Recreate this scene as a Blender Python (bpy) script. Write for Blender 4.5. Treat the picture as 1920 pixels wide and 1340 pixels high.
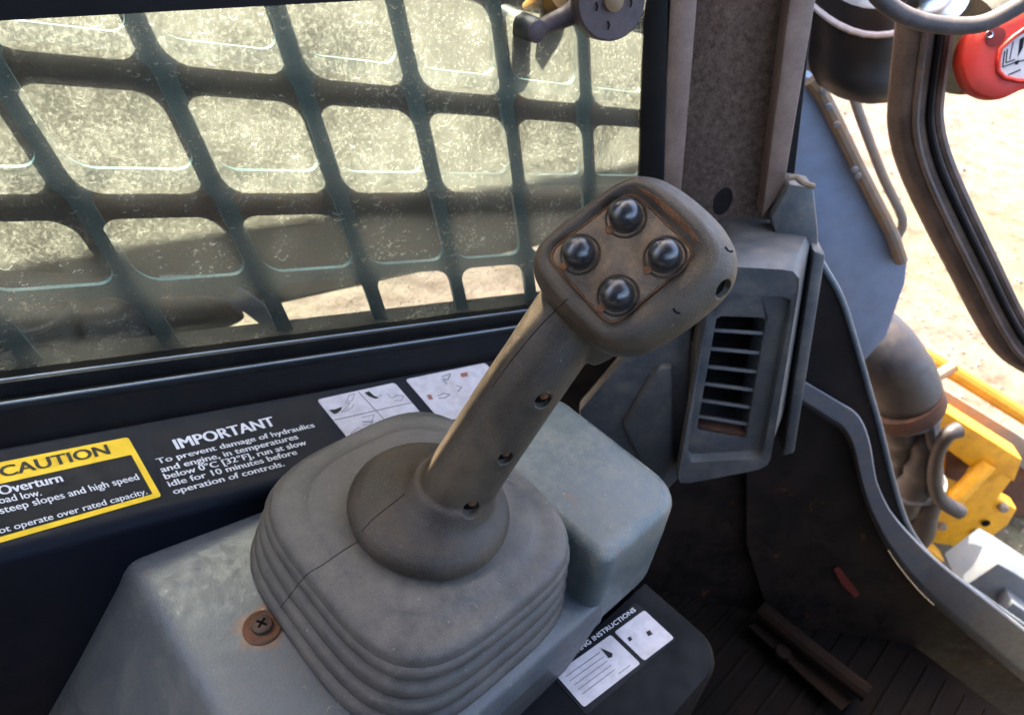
import bpy, bmesh, math, random
import numpy as np
from mathutils import Vector, Matrix
random.seed(7); RAD = math.radians
for o in list(bpy.data.objects): bpy.data.objects.remove(o)
sc = bpy.context.scene
COL = sc.collection

# ------------------------------------------------------------ camera
CZ = 1.55                       # eye height above the ground
FPX, CX, CY, PW = 1300.0, 960.0, 670.0, 1920.0
th, rl = RAD(38), RAD(-10)
Dn = np.array([math.sin(rl)*math.cos(th), math.cos(rl)*math.cos(th), math.sin(th)])
dd = Dn[:2]/np.hypot(*Dn[:2])
hx = 1540.0; hy = (-FPX*math.tan(th)-dd[0]*hx)/dd[1]
Xc = np.array([hx, hy, FPX]); Xc /= np.linalg.norm(Xc)
Zc = -Dn; Yc = np.cross(Zc, Xc)
RM = np.array([Xc, Yc, Zc])     # camera (right, down, forward) -> world
cam = bpy.data.cameras.new('camera'); camo = bpy.data.objects.new('camera', cam); COL.objects.link(camo)
cam.sensor_width = 36; cam.lens = 36*FPX/PW; cam.clip_start = 0.01; cam.clip_end = 500
camo.matrix_world = Matrix(((RM[0, 0], -RM[0, 1], -RM[0, 2], 0), (RM[1, 0], -RM[1, 1], -RM[1, 2], 0),
                            (RM[2, 0], -RM[2, 1], -RM[2, 2], CZ), (0, 0, 0, 1)))
cam.dof.use_dof = True; cam.dof.focus_distance = 0.365; cam.dof.aperture_fstop = 14
sc.camera = camo
sc.render.resolution_x, sc.render.resolution_y = 1024, 714

# ------------------------------------------------------------ sky, sun, exposure
SUN_EL, SUN_AZ = RAD(54), RAD(4)      # azimuth from +Y towards +X
S = Vector((math.sin(SUN_AZ)*math.cos(SUN_EL), math.cos(SUN_AZ)*math.cos(SUN_EL), math.sin(SUN_EL)))
w = bpy.data.worlds.new('World'); sc.world = w; w.use_nodes = True
nt = w.node_tree; bg = nt.nodes['Background']
sky = nt.nodes.new('ShaderNodeTexSky'); sky.sky_type = 'NISHITA'; sky.sun_disc = False
sky.sun_elevation = SUN_EL; sky.sun_rotation = SUN_AZ
sky.dust_density = 5.0; sky.air_density = .7; sky.ozone_density = .4
nt.links.new(sky.outputs[0], bg.inputs[0]); bg.inputs[1].default_value = 0.15
sl = bpy.data.lights.new('sun', 'SUN'); sl.energy = 2.7; sl.angle = RAD(.5); sl.color = (1, .90, .72)
so = bpy.data.objects.new('sun', sl); COL.objects.link(so)
so.rotation_euler = S.to_track_quat('Z', 'Y').to_euler(); so.location = (2, 3, 6)
sc.view_settings.view_transform = 'Standard'; sc.view_settings.look = 'None'
sc.view_settings.gamma = 1; sc.view_settings.exposure = 3.5
sc.view_settings.use_curve_mapping = False
sc.cycles.caustics_refractive = False; sc.cycles.caustics_reflective = False

# ------------------------------------------------------------ geometry helpers
def ray(px, py):
    return RM @ np.array([px-CX, py-CY, FPX])
def V(p): return Vector((float(p[0]), float(p[1]), float(p[2])+CZ))
def PD(px, py, d):                      # at distance d
    r = ray(px, py); return V(r*(d/np.linalg.norm(r)))
def PZ(px, py, z):                      # on the level z (relative to the eye)
    r = ray(px, py); return V(r*(z/r[2]))
def PY(px, py, y):
    r = ray(px, py); return V(r*(y/r[1]))
NW = np.array([.166, .984, -.058]); NW /= np.linalg.norm(NW)     # side wall, outward
UW = np.array([.083, -.015, -.012]); UW -= NW*(UW@NW); UW /= np.linalg.norm(UW)
WW = np.cross(UW, NW)
NWv, UWv, WWv = Vector(NW), Vector(UW), Vector(WW)
def PN(px, py, nd):                     # on the side-wall plane
    r = ray(px, py); return V(r*(nd/(r@NW)))
HV = np.array([RM[0, 2], RM[1, 2], 0]); HV /= np.linalg.norm(HV)
HVv = Vector(HV); HT = Vector((HV[1], -HV[0], 0))
def PH(px, py, d):                      # at horizontal depth d
    r = ray(px, py); return V(r*(d/(r@HV)))
def PPL(px, py, o, n):                  # on a plane
    r = Vector(ray(px, py)); c = Vector((0, 0, CZ))
    return c + r*((o-c).dot(n)/r.dot(n))
UP = Vector((0, 0, 1))

def finish(me, mat, smooth=True, angle=35):
    bm = bmesh.new(); bm.from_mesh(me)
    bmesh.ops.recalc_face_normals(bm, faces=bm.faces)
    a = RAD(angle)
    for f in bm.faces: f.smooth = smooth
    for e in bm.edges:
        e.smooth = not (len(e.link_faces) == 2 and e.calc_face_angle(0) > a)
    bm.to_mesh(me); bm.free()
    if mat: me.materials.append(mat)
    return me
def obj(name, me, parent=None, label=None):
    o = bpy.data.objects.new(name, me); COL.objects.link(o)
    if parent is not None:
        o.parent = parent
        o.matrix_parent_inverse = parent.matrix_world.inverted()
    if label: o['label'] = label
    return o
def mesh(name, verts, faces, mat, parent=None, smooth=True, bevel=0, seg=2, angle=35, label=None):
    me = bpy.data.meshes.new(name)
    me.from_pydata([tuple(v) for v in verts], [], [tuple(f) for f in faces])
    bm = bmesh.new(); bm.from_mesh(me)
    bmesh.ops.remove_doubles(bm, verts=bm.verts, dist=1e-6)
    if bevel:
        bmesh.ops.recalc_face_normals(bm, faces=bm.faces)
        es = [e for e in bm.edges if len(e.link_faces) == 2 and e.calc_face_angle(0) > RAD(28)]
        bmesh.ops.bevel(bm, geom=es, offset=bevel, segments=seg, profile=.5, affect='EDGES', clamp_overlap=True)
    bm.to_mesh(me); bm.free()
    finish(me, mat, smooth, angle)
    return obj(name, me, parent, label)
def thing(name, label, cat, loc, group=None, kind=None):
    e = bpy.data.objects.new(name, None); COL.objects.link(e); e.empty_display_size = .02
    e.location = loc; e['label'] = label; e['category'] = cat
    if group: e['group'] = group
    if kind: e['kind'] = kind
    bpy.context.view_layer.update()
    return e
def tag(o, label, cat, group=None):
    o['label'] = label; o['category'] = cat
    if group: o['group'] = group
    return o
def struct(o): o['kind'] = 'structure'; return o
def prism_data(poly, ext):
    n = len(poly); ext = Vector(ext)
    vs = [Vector(p) for p in poly]+[Vector(p)+ext for p in poly]
    fs = [tuple(range(n)), tuple(range(2*n-1, n-1, -1))]
    fs += [(i, (i+1) % n, n+(i+1) % n, n+i) for i in range(n)]
    return vs, fs
def prism(name, poly, ext, mat, parent=None, bevel=0, **k):
    vs, fs = prism_data(poly, ext)
    return mesh(name, vs, fs, mat, parent, bevel=bevel, **k)
def merge(parts):
    vs, fs = [], []
    for v, f in parts:
        b = len(vs); vs += v; fs += [tuple(i+b for i in q) for q in f]
    return vs, fs
def loft_data(rings, cap0=True, cap1=True, closed=True):
    n = len(rings[0]); vs = [p for r in rings for p in r]; fs = []
    for k in range(len(rings)-1):
        for i in range(n if closed else n-1):
            j = (i+1) % n
            fs.append((k*n+i, k*n+j, (k+1)*n+j, (k+1)*n+i))
    if cap0: fs.append(tuple(range(n-1, -1, -1)))
    if cap1: fs.append(tuple((len(rings)-1)*n+i for i in range(n)))
    return vs, fs
def loft(name, rings, mat, parent=None, cap0=True, cap1=True, **k):
    vs, fs = loft_data(rings, cap0, cap1)
    return mesh(name, vs, fs, mat, parent, **k)
def smooth_path(pts, n=8):
    pts = [Vector(p) for p in pts]; out = []
    for i in range(len(pts)-1):
        p0 = pts[max(i-1, 0)]; p1 = pts[i]; p2 = pts[i+1]; p3 = pts[min(i+2, len(pts)-1)]
        for k in range(n):
            t = k/n
            out.append(.5*((2*p1)+(p2-p0)*t+(2*p0-5*p1+4*p2-p3)*t*t+(3*p1-p0-3*p2+p3)*t**3))
    out.append(pts[-1]); return out
def lerp_list(vals, n):
    out = []
    for i in range(len(vals)-1):
        for k in range(n): out.append(vals[i]+(vals[i+1]-vals[i])*k/n)
    out.append(vals[-1]); return out
def tube_rings(path, rad, seg=20, up=None, prof=None):
    """rings of a swept round (or given (a,b) profile) section along the path"""
    path = [Vector(p) for p in path]; rings = []; N = len(path)
    if not isinstance(rad, (list, tuple)): rad = [rad]*N
    prev = None
    for i, p in enumerate(path):
        t = (path[min(i+1, N-1)]-path[max(i-1, 0)]).normalized()
        if prev is None:
            a = Vector(up) if up is not None else (UP if abs(t.z) < .9 else Vector((1, 0, 0)))
        else: a = prev
        a = (a-t*a.dot(t)).normalized(); b = t.cross(a); prev = a
        if prof: rings.append([p+(a*u+b*v)*rad[i] for u, v in prof])
        else: rings.append([p+(a*math.cos(2*math.pi*k/seg)+b*math.sin(2*math.pi*k/seg))*rad[i] for k in range(seg)])
    return rings
def tube(name, path, rad, mat, parent=None, seg=16, up=None, prof=None, **k):
    return loft(name, tube_rings(path, rad, seg, up, prof), mat, parent, **k)
def disc_data(c, n, r, h, seg=28, r2=None, x=None, dome=0):
    n = Vector(n).normalized(); r2 = r if r2 is None else r2
    a = n.orthogonal().normalized(); b = n.cross(a); c = Vector(c)
    cir = lambda rr, hh: [c+n*hh+(a*math.cos(2*math.pi*k/seg)+b*math.sin(2*math.pi*k/seg))*rr for k in range(seg)]
    return loft_data([cir(r, 0), cir(r, h*.8), cir(r2-(r2*.06), h)])
def lathe_data(c, n, prof, seg=32):
    n = Vector(n).normalized(); a = n.orthogonal().normalized(); b = n.cross(a); c = Vector(c)
    return loft_data([[c+n*h+(a*math.cos(2*math.pi*k/seg)+b*math.sin(2*math.pi*k/seg))*r for k in range(seg)] for r, h in prof])
def lathe(name, c, n, prof, mat, parent=None, seg=32, **k):
    vs, fs = lathe_data(c, n, prof, seg); return mesh(name, vs, fs, mat, parent, **k)
def round_poly(pts, r, seg=6):
    """round the corners of a planar polygon (3D points); r scalar or list"""
    pts = [Vector(p) for p in pts]; n = len(pts); out = []
    if not isinstance(r, (list, tuple)): r = [r]*n
    for i in range(n):
        p = pts[i]; a = (pts[i-1]-p); b = (pts[(i+1) % n]-p)
        rr = min(r[i], a.length*.48, b.length*.48)
        if rr <= 0: out.append(p); continue
        A = p+a.normalized()*rr; B = p+b.normalized()*rr
        for k in range(seg+1):
            t = k/seg; out.append(A*(1-t)**2+p*2*t*(1-t)+B*t*t)
    return out
def resample(poly, n, start=0):
    """n points evenly round a closed polygon"""
    P = [Vector(p) for p in poly]; L = [0]
    for i in range(len(P)): L.append(L[-1]+(P[(i+1) % len(P)]-P[i]).length)
    out = []; k = 0
    for j in range(n):
        s = L[-1]*j/n
        while L[k+1] < s: k += 1
        t = (s-L[k])/max(L[k+1]-L[k], 1e-9); out.append(P[k].lerp(P[(k+1) % len(P)], t))
    return out

# ------------------------------------------------------------ materials
def hexc(h):
    h = h.lstrip('#'); c = [int(h[i:i+2], 16)/255 for i in (0, 2, 4)]
    return tuple((x/12.92 if x < .04045 else ((x+.055)/1.055)**2.4) for x in c)+(1,)
class NT:
    def __init__(s, name):
        s.m = bpy.data.materials.new(name); s.m.use_nodes = True; s.t = s.m.node_tree; s.n = s.t.nodes
        s.b = s.n['Principled BSDF']; s.out = s.n['Material Output']
        s.co = s.n.new('ShaderNodeTexCoord').outputs['Object']
    def link(s, a, b): s.t.links.new(a, b)
    def val(s, inp, v):
        if hasattr(v, 'is_output') or isinstance(v, bpy.types.NodeSocket): s.link(v, inp)
        else: inp.default_value = v
    def noise(s, scale, detail=4, rough=.55, vec=None, dist=0):
        x = s.n.new('ShaderNodeTexNoise'); x.inputs['Scale'].default_value = scale
        x.inputs['Detail'].default_value = detail; x.inputs['Roughness'].default_value = rough
        x.inputs['Distortion'].default_value = dist
        s.link(vec or s.co, x.inputs['Vector']); return x.outputs['Fac']
    def ramp(s, fac, a, b, lo=0., hi=1.):
        x = s.n.new('ShaderNodeMapRange'); x.clamp = True; x.interpolation_type = 'SMOOTHSTEP'
        for i, v in ((0, fac), (1, a), (2, b), (3, lo), (4, hi)): s.val(x.inputs[i], v)
        return x.outputs[0]
    def math(s, op, a, b=0.):
        x = s.n.new('ShaderNodeMath'); x.operation = op
        s.val(x.inputs[0], a); s.val(x.inputs[1], b); return x.outputs[0]
    def mix(s, f, a, b):
        x = s.n.new('ShaderNodeMix'); x.data_type = 'RGBA'
        s.val(x.inputs[0], f); s.val(x.inputs[6], a); s.val(x.inputs[7], b); return x.outputs[2]
    def normal(s):
        return s.n.new('ShaderNodeNewGeometry').outputs['Normal']
    def sep(s, v):
        x = s.n.new('ShaderNodeSeparateXYZ'); s.link(v, x.inputs[0]); return x.outputs
    def bump(s, h, strength, dist):
        x = s.n.new('ShaderNodeBump'); x.inputs['Strength'].default_value = strength
        x.inputs['Distance'].default_value = dist; s.link(h, x.inputs['Height']); return x.outputs[0]
def dusty(name, base, dust='#a58a6c', amount=.35, rough=.55, grain=900, gb=.25, speck=.5, patch=25,
          rust=0., spec=.4, metal=0., up=0., cover=(.38, .72), fibre=0., edge=None, dots=170, stain=None, mott=.35):
    """painted / moulded surface with settled dust, specks, lint, grain and a few rusty stains"""
    k = NT(name)
    n1 = k.noise(patch, 6, .62); n2 = k.noise(patch*4.3, 5, .6); n3 = k.noise(grain, 2, .5); n4 = k.noise(310, 3, .6)
    d = k.math('MULTIPLY', k.ramp(k.math('ADD', k.math('MULTIPLY', n1, .65), k.math('MULTIPLY', n2, .35)), cover[0], cover[1]), amount)
    if up:
        z = k.sep(k.normal())[2]
        d = k.math('ADD', d, k.math('MULTIPLY', k.ramp(z, .2, 1), k.math('MULTIPLY', k.ramp(n2, .3, .7), up)))
    d = k.math('ADD', d, k.math('MULTIPLY', k.ramp(n3, .35, .75), amount*.35))
    vo = k.n.new('ShaderNodeTexVoronoi'); vo.inputs['Scale'].default_value = dots; k.link(k.co, vo.inputs['Vector'])
    rc = k.sep(vo.outputs['Color'])
    dot = k.math('MULTIPLY', k.ramp(k.math('SUBTRACT', vo.outputs['Distance'], k.math('MULTIPLY', rc[1], .09)), 0, .05, 1, 0), k.ramp(rc[0], .6, .64))
    d = k.math('ADD', d, k.math('MULTIPLY', dot, speck))
    if fibre:
        nf = k.noise(38, 2, .4, dist=1.5); nm = k.noise(55, 2, .5)
        fl = k.math('MULTIPLY', k.ramp(k.math('ABSOLUTE', k.math('SUBTRACT', nf, .5)), 0, .0045, 1, 0), k.ramp(nm, .54, .6))
        d = k.math('ADD', d, k.math('MULTIPLY', fl, fibre))
    c = k.mix(k.math('MINIMUM', d, .92), hexc(base) if isinstance(base, str) else base, hexc(dust))
    c = k.mix(k.ramp(n2, .3, .75, 0, mott), c, k.mix(.5, c, (0, 0, 0, 1)))
    if edge:
        pt = k.n.new('ShaderNodeNewGeometry').outputs['Pointiness']
        c = k.mix(k.math('MULTIPLY', k.ramp(pt, edge[1], edge[2]), k.ramp(n2, .25, .6, .3, edge[3])), c, hexc(edge[0]))
    if rust:
        r = k.noise(patch*1.7, 7, .7); r2 = k.noise(patch*7, 5, .7)
        c = k.mix(k.math('MULTIPLY', k.math('MAXIMUM', k.ramp(r, .62, .7), k.ramp(r2, .68, .73)), rust), c, hexc('#86502b'))
    if stain:
        vm = k.n.new('ShaderNodeVectorMath'); vm.operation = 'DISTANCE'; k.link(k.co, vm.inputs[0]); vm.inputs[1].default_value = stain[0]
        sd = k.math('ADD', vm.outputs['Value'], k.math('MULTIPLY', k.math('SUBTRACT', k.noise(90, 5, .65), .5), .03))
        c = k.mix(k.ramp(sd, stain[1]*.55, stain[1], .75, 0), c, hexc('#7a5335'))
    k.link(c, k.b.inputs['Base Color'])
    k.link(k.math('MINIMUM', k.math('ADD', k.math('MULTIPLY', d, .5), k.ramp(n2, .2, .8, rough-.07, rough+.1)), 1.), k.b.inputs['Roughness'])
    k.b.inputs['Specular IOR Level'].default_value = spec; k.b.inputs['Metallic'].default_value = metal
    h = k.math('ADD', n3, k.math('MULTIPLY', n4, .8))
    k.link(k.bump(h, gb, .0006), k.b.inputs['Normal'])
    return k.m
def plain(name, col, rough=.5, spec=.5, metal=0, grain=0):
    k = NT(name); k.b.inputs['Roughness'].default_value = rough; k.b.inputs['Metallic'].default_value = metal
    k.b.inputs['Specular IOR Level'].default_value = spec
    c = hexc(col); n = k.noise(120, 5, .6)
    k.link(k.mix(k.ramp(n, .35, .75, 0, .4), c, tuple(x*.62 for x in c[:3])+(1,)), k.b.inputs['Base Color'])
    return k.m
M = dict(
    rubber=dusty('boot_rubber', '#363432', '#8c8273', .42, .5, 1500, .4, .5, 24, up=.16, cover=(.32, .78), fibre=.5, spec=.5, mott=.25),
    grip=dusty('grip_rubber', '#221d19', '#8d7858', .36, .44, 1700, .55, .5, 21, cover=(.36, .78), fibre=.35, edge=('#9a8263', .512, .57, .5), spec=.5, mott=.4),
    face=dusty('faceplate_plastic', '#463e37', '#b39674', .6, .6, 1900, .7, .6, 45, fibre=.2, dots=330),
    seam=plain('seam_dark', '#171310', .8, .2),
    dirt=dusty('orange_dirt', '#5c4030', '#8f6847', .8, .95, 1400, .8, .5, 200, spec=.1),
    button=dusty('button_gloss', '#171c22', '#6a6258', .1, .3, 2500, .03, .15, 60, spec=.9, dots=400),
    collar=dusty('button_collar', '#2b2724', '#8c6f52', .35, .5, 1800, .3, .3, 80),
    hole=plain('hole_black', '#0b0908', .9, .1),
    console=dusty('console_plastic', '#484e51', '#978c7a', .38, .38, 1100, .35, .55, 34, rust=.3, up=.04, fibre=.4, stain=(tuple(PZ(492, 1176, -.392)), .017), spec=.5, mott=.15, cover=(.4, .9)),
    box=dusty('box_plastic', '#465354', '#a89c85', .42, .36, 1100, .3, .6, 40, rust=.6, up=.08, fibre=.3, spec=.5, mott=.15, cover=(.4, .85)),
    navy=dusty('navy_paint', '#080d17', '#35353a', .10, .5, 900, .15, .5, 12, spec=.12),
    black=dusty('black_paint', '#0a0b0c', '#3d352e', .12, .5, 900, .12, .5, 20, spec=.15),
    ledge=dusty('ledge_paint', '#07090d', '#241f1c', .15, .6, 900, .15, .4, 12, spec=.12),
    ridge=dusty('pale_ridge_paint', '#5f6b75', '#8d8a7c', .4, .3, 900, .2, .6, 40, spec=.7, metal=.2),
    latch=dusty('latch_plastic', '#3a2f31', '#7d6660', .4, .5, 900, .2, .4, 40),
    stone=dusty('pale_stone', '#665850', '#8f8371', .7, .9, 90, .4, .3, 3, spec=.1, dots=20),
    shell=dusty('cab_shell', '#25282d', '#3c3a38', .2, .7, 500, .2, .2, 10, spec=.15),
    facia=dusty('black_facia', '#060607', '#4a3d33', .10, .5, 900, .15, .6, 26, spec=.08),
    pedal=dusty('pedal_steel', '#17110d', '#33241a', .5, .8, 400, .4, .3, 20, spec=.1),
    trim=dusty('black_trim', '#060708', '#4c463a', .10, .42, 900, .15, .6, 30, spec=.2),
    seal=dusty('rubber_seal', '#090909', '#44382f', .2, .6, 900, .2, .4, 25, spec=.15),
    guard=dusty('guard_paint', '#2c5259', '#7b8a80', .3, .35, 700, .2, .4, 14, spec=.9),
    arm=dusty('lift_arm_paint', '#24211f', '#6a5138', .45, .7, 300, .3, .4, 6, rust=.5),
    pillar=dusty('pillar_paint', '#6b5548', '#a08675', .5, .42, 600, .2, .5, 40, spec=.5, rust=.3),
    lining=dusty('pillar_lining', '#45362f', '#937d6c', .6, .9, 620, .9, .6, 170, spec=.2, cover=(.3, .75), dots=300),
    vent=dusty('vent_plastic', '#41474b', '#8f8272', .42, .4, 900, .2, .5, 30, rust=.25, spec=.5, dots=110, mott=.2),
    vdark=dusty('vent_inside', '#0d0b0a', '#3a2a20', .3, .8, 500, .2, .2, 30),
    louver=dusty('louver_plastic', '#6b6e70', '#94836f', .5, .5, 900, .2, .4, 60),
    panel=dusty('cab_panel_dark', '#131213', '#45352a', .45, .55, 500, .25, .5, 14, rust=.4, spec=.25, dots=70),
    lip=dusty('cab_lip_paint', '#6f7882', '#a08d78', .45, .34, 600, .2, .6, 26, rust=.8, spec=.6, metal=.15, dots=60),
    floor=dusty('cab_floor_mat', '#0c0b0a', '#33271f', .4, .85, 400, .5, .5, 8, spec=.1),
    tower=dusty('tower_paint', '#74869d', '#9a8d7c', .25, .45, 500, .2, .4, 7, rust=.5, dots=40),
    rusty=dusty('rusty_edge', '#6e675c', '#93714a', .7, .7, 400, .4, .4, 14, rust=.8),
    steel=dusty('dark_bar_steel', '#453830', '#90745f', .5, .42, 500, .3, .5, 26, rust=.35, spec=.5),
    blackpl=dusty('black_plastic', '#15171b', '#453d38', .18, .4, 700, .15, .3, 10),
    redpl=dusty('red_plastic', '#c62a1c', '#cf7a52', .18, .45, 900, .12, .25, 12),
    amber=dusty('amber_plastic', '#b0762e', '#8d8257', .5, .4, 500, .2, .3, 8),
    olive=dusty('olive_rubber', '#2a2d2b', '#8b8156', .45, .5, 500, .2, .3, 8),
    cable=dusty('cable_jacket', '#3d3a3b', '#80736a', .45, .5, 800, .2, .3, 30),
    hose=dusty('hose_rubber', '#171311', '#5c4a3c', .35, .45, 500, .3, .4, 14, spec=.6),
    yellow=dusty('yellow_paint', '#d29008', '#a86f2a', .4, .5, 500, .2, .3, 8, rust=.3),
    palesteel=dusty('worn_steel', '#5f636b', '#8f7b5c', .5, .5, 300, .3, .4, 9, rust=.4),
    greystep=dusty('step_paint', '#4d555e', '#8f826e', .35, .5, 500, .2, .4, 14, dots=50),
    rustbrown=dusty('rusty_steel', '#3d261b', '#7d5233', .6, .8, 300, .4, .4, 12),
    chrome=plain('chrome', '#c9c9cc', .2, .5, 1.0),
    white=dusty('decal_white', '#c6c0bf', '#b59f8d', .3, .5, 900, .1, .2, 30),
    decalblack=dusty('decal_black', '#080a10', '#35353a', .12, .5, 1200, .08, .4, 25, spec=.14),
    decalyellow=dusty('decal_yellow', '#f2c200', '#b5964a', .14, .4, 1200, .08, .25, 20),
    inkwhite=plain('ink_white', '#d6d3cf', .5), inkblack=plain('ink_black', '#0a0907', .5, .2),
    inkgrey=plain('ink_grey', '#6d6668', .5), inkred=plain('ink_red', '#8a5546', .6),
    redtag=plain('red_tag', '#6a2a22', .6),
    bolt=dusty('bolt_steel', '#3a332f', '#7a553c', .6, .5, 900, .5, .5, 120, rust=.6, metal=.3),
    rustring=dusty('washer_rust', '#5f4a3c', '#9a6238', .75, .8, 900, .6, .5, 120, rust=.8),
)
# sandy ground
def ground_mat():
    k = NT('sandy_ground')
    a = k.noise(.35, 6, .6); b = k.noise(6, 8, .75); c = k.noise(30, 6, .75)
    col = k.mix(k.ramp(a, .4, .62), hexc('#6a5a52'), hexc('#615f4a'))
    col = k.mix(k.ramp(b, .42, .66, 0, .75), col, hexc('#403129'))
    col = k.mix(k.ramp(c, .5, .72, 0, .5), col, hexc('#7c725c'))
    k.link(col, k.b.inputs['Base Color']); k.b.inputs['Roughness'].default_value = .95
    k.b.inputs['Specular IOR Level'].default_value = .1
    k.link(k.bump(k.math('ADD', b, k.math('MULTIPLY', c, .5)), .8, .05), k.b.inputs['Normal'])
    return k.m
M['ground'] = ground_mat()
# dirty tinted glass: clear pane + thin film of dust that scatters the light falling on it
def glass_mat():
    k = NT('dusty_glass'); k.n.remove(k.b)
    big = k.noise(9, 5, .6); mid = k.noise(45, 6, .65); fine = k.noise(420, 3, .6); vf = k.noise(1300, 2, .5)
    def crescents(scale, r0, wd, keep, seedoff):
        mp = k.n.new('ShaderNodeMapping'); mp.inputs['Location'].default_value = (seedoff, seedoff*.7, seedoff*.3)
        nz = k.n.new('ShaderNodeTexNoise'); nz.inputs['Scale'].default_value = scale*1.3; nz.inputs['Detail'].default_value = 3
        k.link(k.co, nz.inputs['Vector'])
        mixv = k.n.new('ShaderNodeVectorMath'); mixv.operation = 'MULTIPLY_ADD'
        mixv.inputs[1].default_value = (.45/scale,)*3
        k.link(nz.outputs['Color'], mixv.inputs[0]); k.link(k.co, mixv.inputs[2])
        k.link(mixv.outputs[0], mp.inputs['Vector'])
        vo = k.n.new('ShaderNodeTexVoronoi'); vo.inputs['Scale'].default_value = scale
        k.link(mp.outputs[0], vo.inputs['Vector'])
        d = k.math('ABSOLUTE', k.math('SUBTRACT', vo.outputs['Distance'], r0))
        ring = k.ramp(d, 0., wd, 1., 0.)
        sub = k.n.new('ShaderNodeVectorMath'); sub.operation = 'SUBTRACT'
        k.link(mp.outputs[0], sub.inputs[0]); k.link(vo.outputs['Position'], sub.inputs[1])
        low = k.ramp(k.sep(sub.outputs[0])[2], -.25/scale, .02/scale, 1., 0.)
        rnd = k.ramp(k.sep(vo.outputs['Color'])[0], keep, keep+.1)
        return k.math('MULTIPLY', k.math('MULTIPLY', ring, low), rnd)
    marks = k.math('MAXIMUM', crescents(70, .30, .045, .55, 0), crescents(150, .3, .08, .6, 3.3))
    marks = k.math('MULTIPLY', marks, k.ramp(mid, .42, .56))
    dust = k.math('ADD', k.ramp(big, .3, .7, .07, .2), k.math('MULTIPLY', k.ramp(mid, .4, .68), .13))
    dust = k.math('ADD', dust, k.math('MULTIPLY', k.ramp(fine, .42, .74), .22))
    dust = k.math('ADD', dust, k.math('MULTIPLY', k.ramp(vf, .46, .76), .15))
    dust = k.math('ADD', dust, k.math('MULTIPLY', marks, .42))
    dust = k.math('MINIMUM', dust, .92)
    tr = k.n.new('ShaderNodeBsdfRefraction'); tr.inputs['IOR'].default_value = 1.0; tr.inputs['Roughness'].default_value = 0; tr.inputs[0].default_value = (.74, .85, .80, 1)
    gl = k.n.new('ShaderNodeBsdfGlossy'); gl.inputs['Roughness'].default_value = .06; gl.inputs[0].default_value = (.9, .95, .95, 1)
    fr = k.n.new('ShaderNodeFresnel'); fr.inputs[0].default_value = 1.45
    m1 = k.n.new('ShaderNodeMixShader'); k.link(k.math('MULTIPLY', fr.outputs[0], .3), m1.inputs[0]); k.link(tr.outputs[0], m1.inputs[1]); k.link(gl.outputs[0], m1.inputs[2])
    tl = k.n.new('ShaderNodeBsdfTranslucent'); tl.inputs[0].default_value = hexc('#b4baaa')
    df = k.n.new('ShaderNodeBsdfDiffuse'); df.inputs[0].default_value = hexc('#6f7870')
    m2 = k.n.new('ShaderNodeMixShader'); m2.inputs[0].default_value = .25
    k.link(tl.outputs[0], m2.inputs[1]); k.link(df.outputs[0], m2.inputs[2])
    m3 = k.n.new('ShaderNodeMixShader'); k.link(dust, m3.inputs[0]); k.link(m1.outputs[0], m3.inputs[1]); k.link(m2.outputs[0], m3.inputs[2])
    k.link(m3.outputs[0], k.out.inputs['Surface'])
    return k.m
M['glass'] = glass_mat()

# ============================================================ THE SETTING
g = mesh('ground', [(-40, -60, 0), (90, -60, 0), (90, 80, 0), (-40, 80, 0)], [(0, 1, 2, 3)], M['ground']); struct(g)
rg_ = random.Random(3); gv, gf = [], []
for k in range(2600):
    d_ = 1.9+8*rg_.random()**1.5; a_ = rg_.uniform(-.28, .62)
    c_ = Vector((d_*math.cos(a_), d_*math.sin(a_), 0)); r_ = rg_.uniform(.003, .012)*(1+1.2*(rg_.random() > .97))
    b_ = len(gv); ro = rg_.uniform(0, 3)
    for q in range(5): gv.append(c_+Vector((math.cos(ro+q*1.257)*r_*rg_.uniform(.7, 1.3), math.sin(ro+q*1.257)*r_*rg_.uniform(.7, 1.3), -.002)))
    for q in range(5): gv.append(c_+Vector((math.cos(ro+q*1.257)*r_*.7, math.sin(ro+q*1.257)*r_*.7, r_*rg_.uniform(.5, .9))))
    gf += [(b_+q, b_+(q+1) % 5, b_+5+(q+1) % 5, b_+5+q) for q in range(5)]+[tuple(b_+5+q for q in range(5))]
gr_ = mesh('gravel', gv, gf, M['stone'], smooth=False); gr_['kind'] = 'stuff'; gr_['label'] = 'loose pale stones scattered over the sandy ground'; gr_['category'] = 'gravel'
floor = prism('cab_floor', [(-.2, -.5, CZ-.985), (1.0, -.5, CZ-.985), (1.0, .32, CZ-.985), (-.2, .32, CZ-.985)], (0, 0, -.02), M['floor']); struct(floor)
for k in range(22):
    y0 = -.40+k*.03
    prism('mat_rib', [(.30, y0, CZ-.985), (.98, y0, CZ-.985), (.98, y0+.008, CZ-.985), (.30, y0+.008, CZ-.985)], (0, 0, .005), M['floor'], floor, bevel=.0015)

# the rest of the cab that closes the footwell: roof, rear and right-hand side
def slab_box(name, x0, x1, y0, y1, z0, z1, mat):
    return struct(prism(name, [(x0, y0, CZ+z0), (x1, y0, CZ+z0), (x1, y1, CZ+z0), (x0, y1, CZ+z0)], (0, 0, z1-z0), mat))
slab_box('cab_roof', -.62, .42, -.72, .36, .50, .53, M['shell'])
slab_box('cab_rear_wall', -.66, -.62, -.72, .36, -.98, .53, M['shell'])
slab_box('cab_right_wall', -.62, 1.5, -.74, -.70, -.98, -.15, M['shell'])

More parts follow.
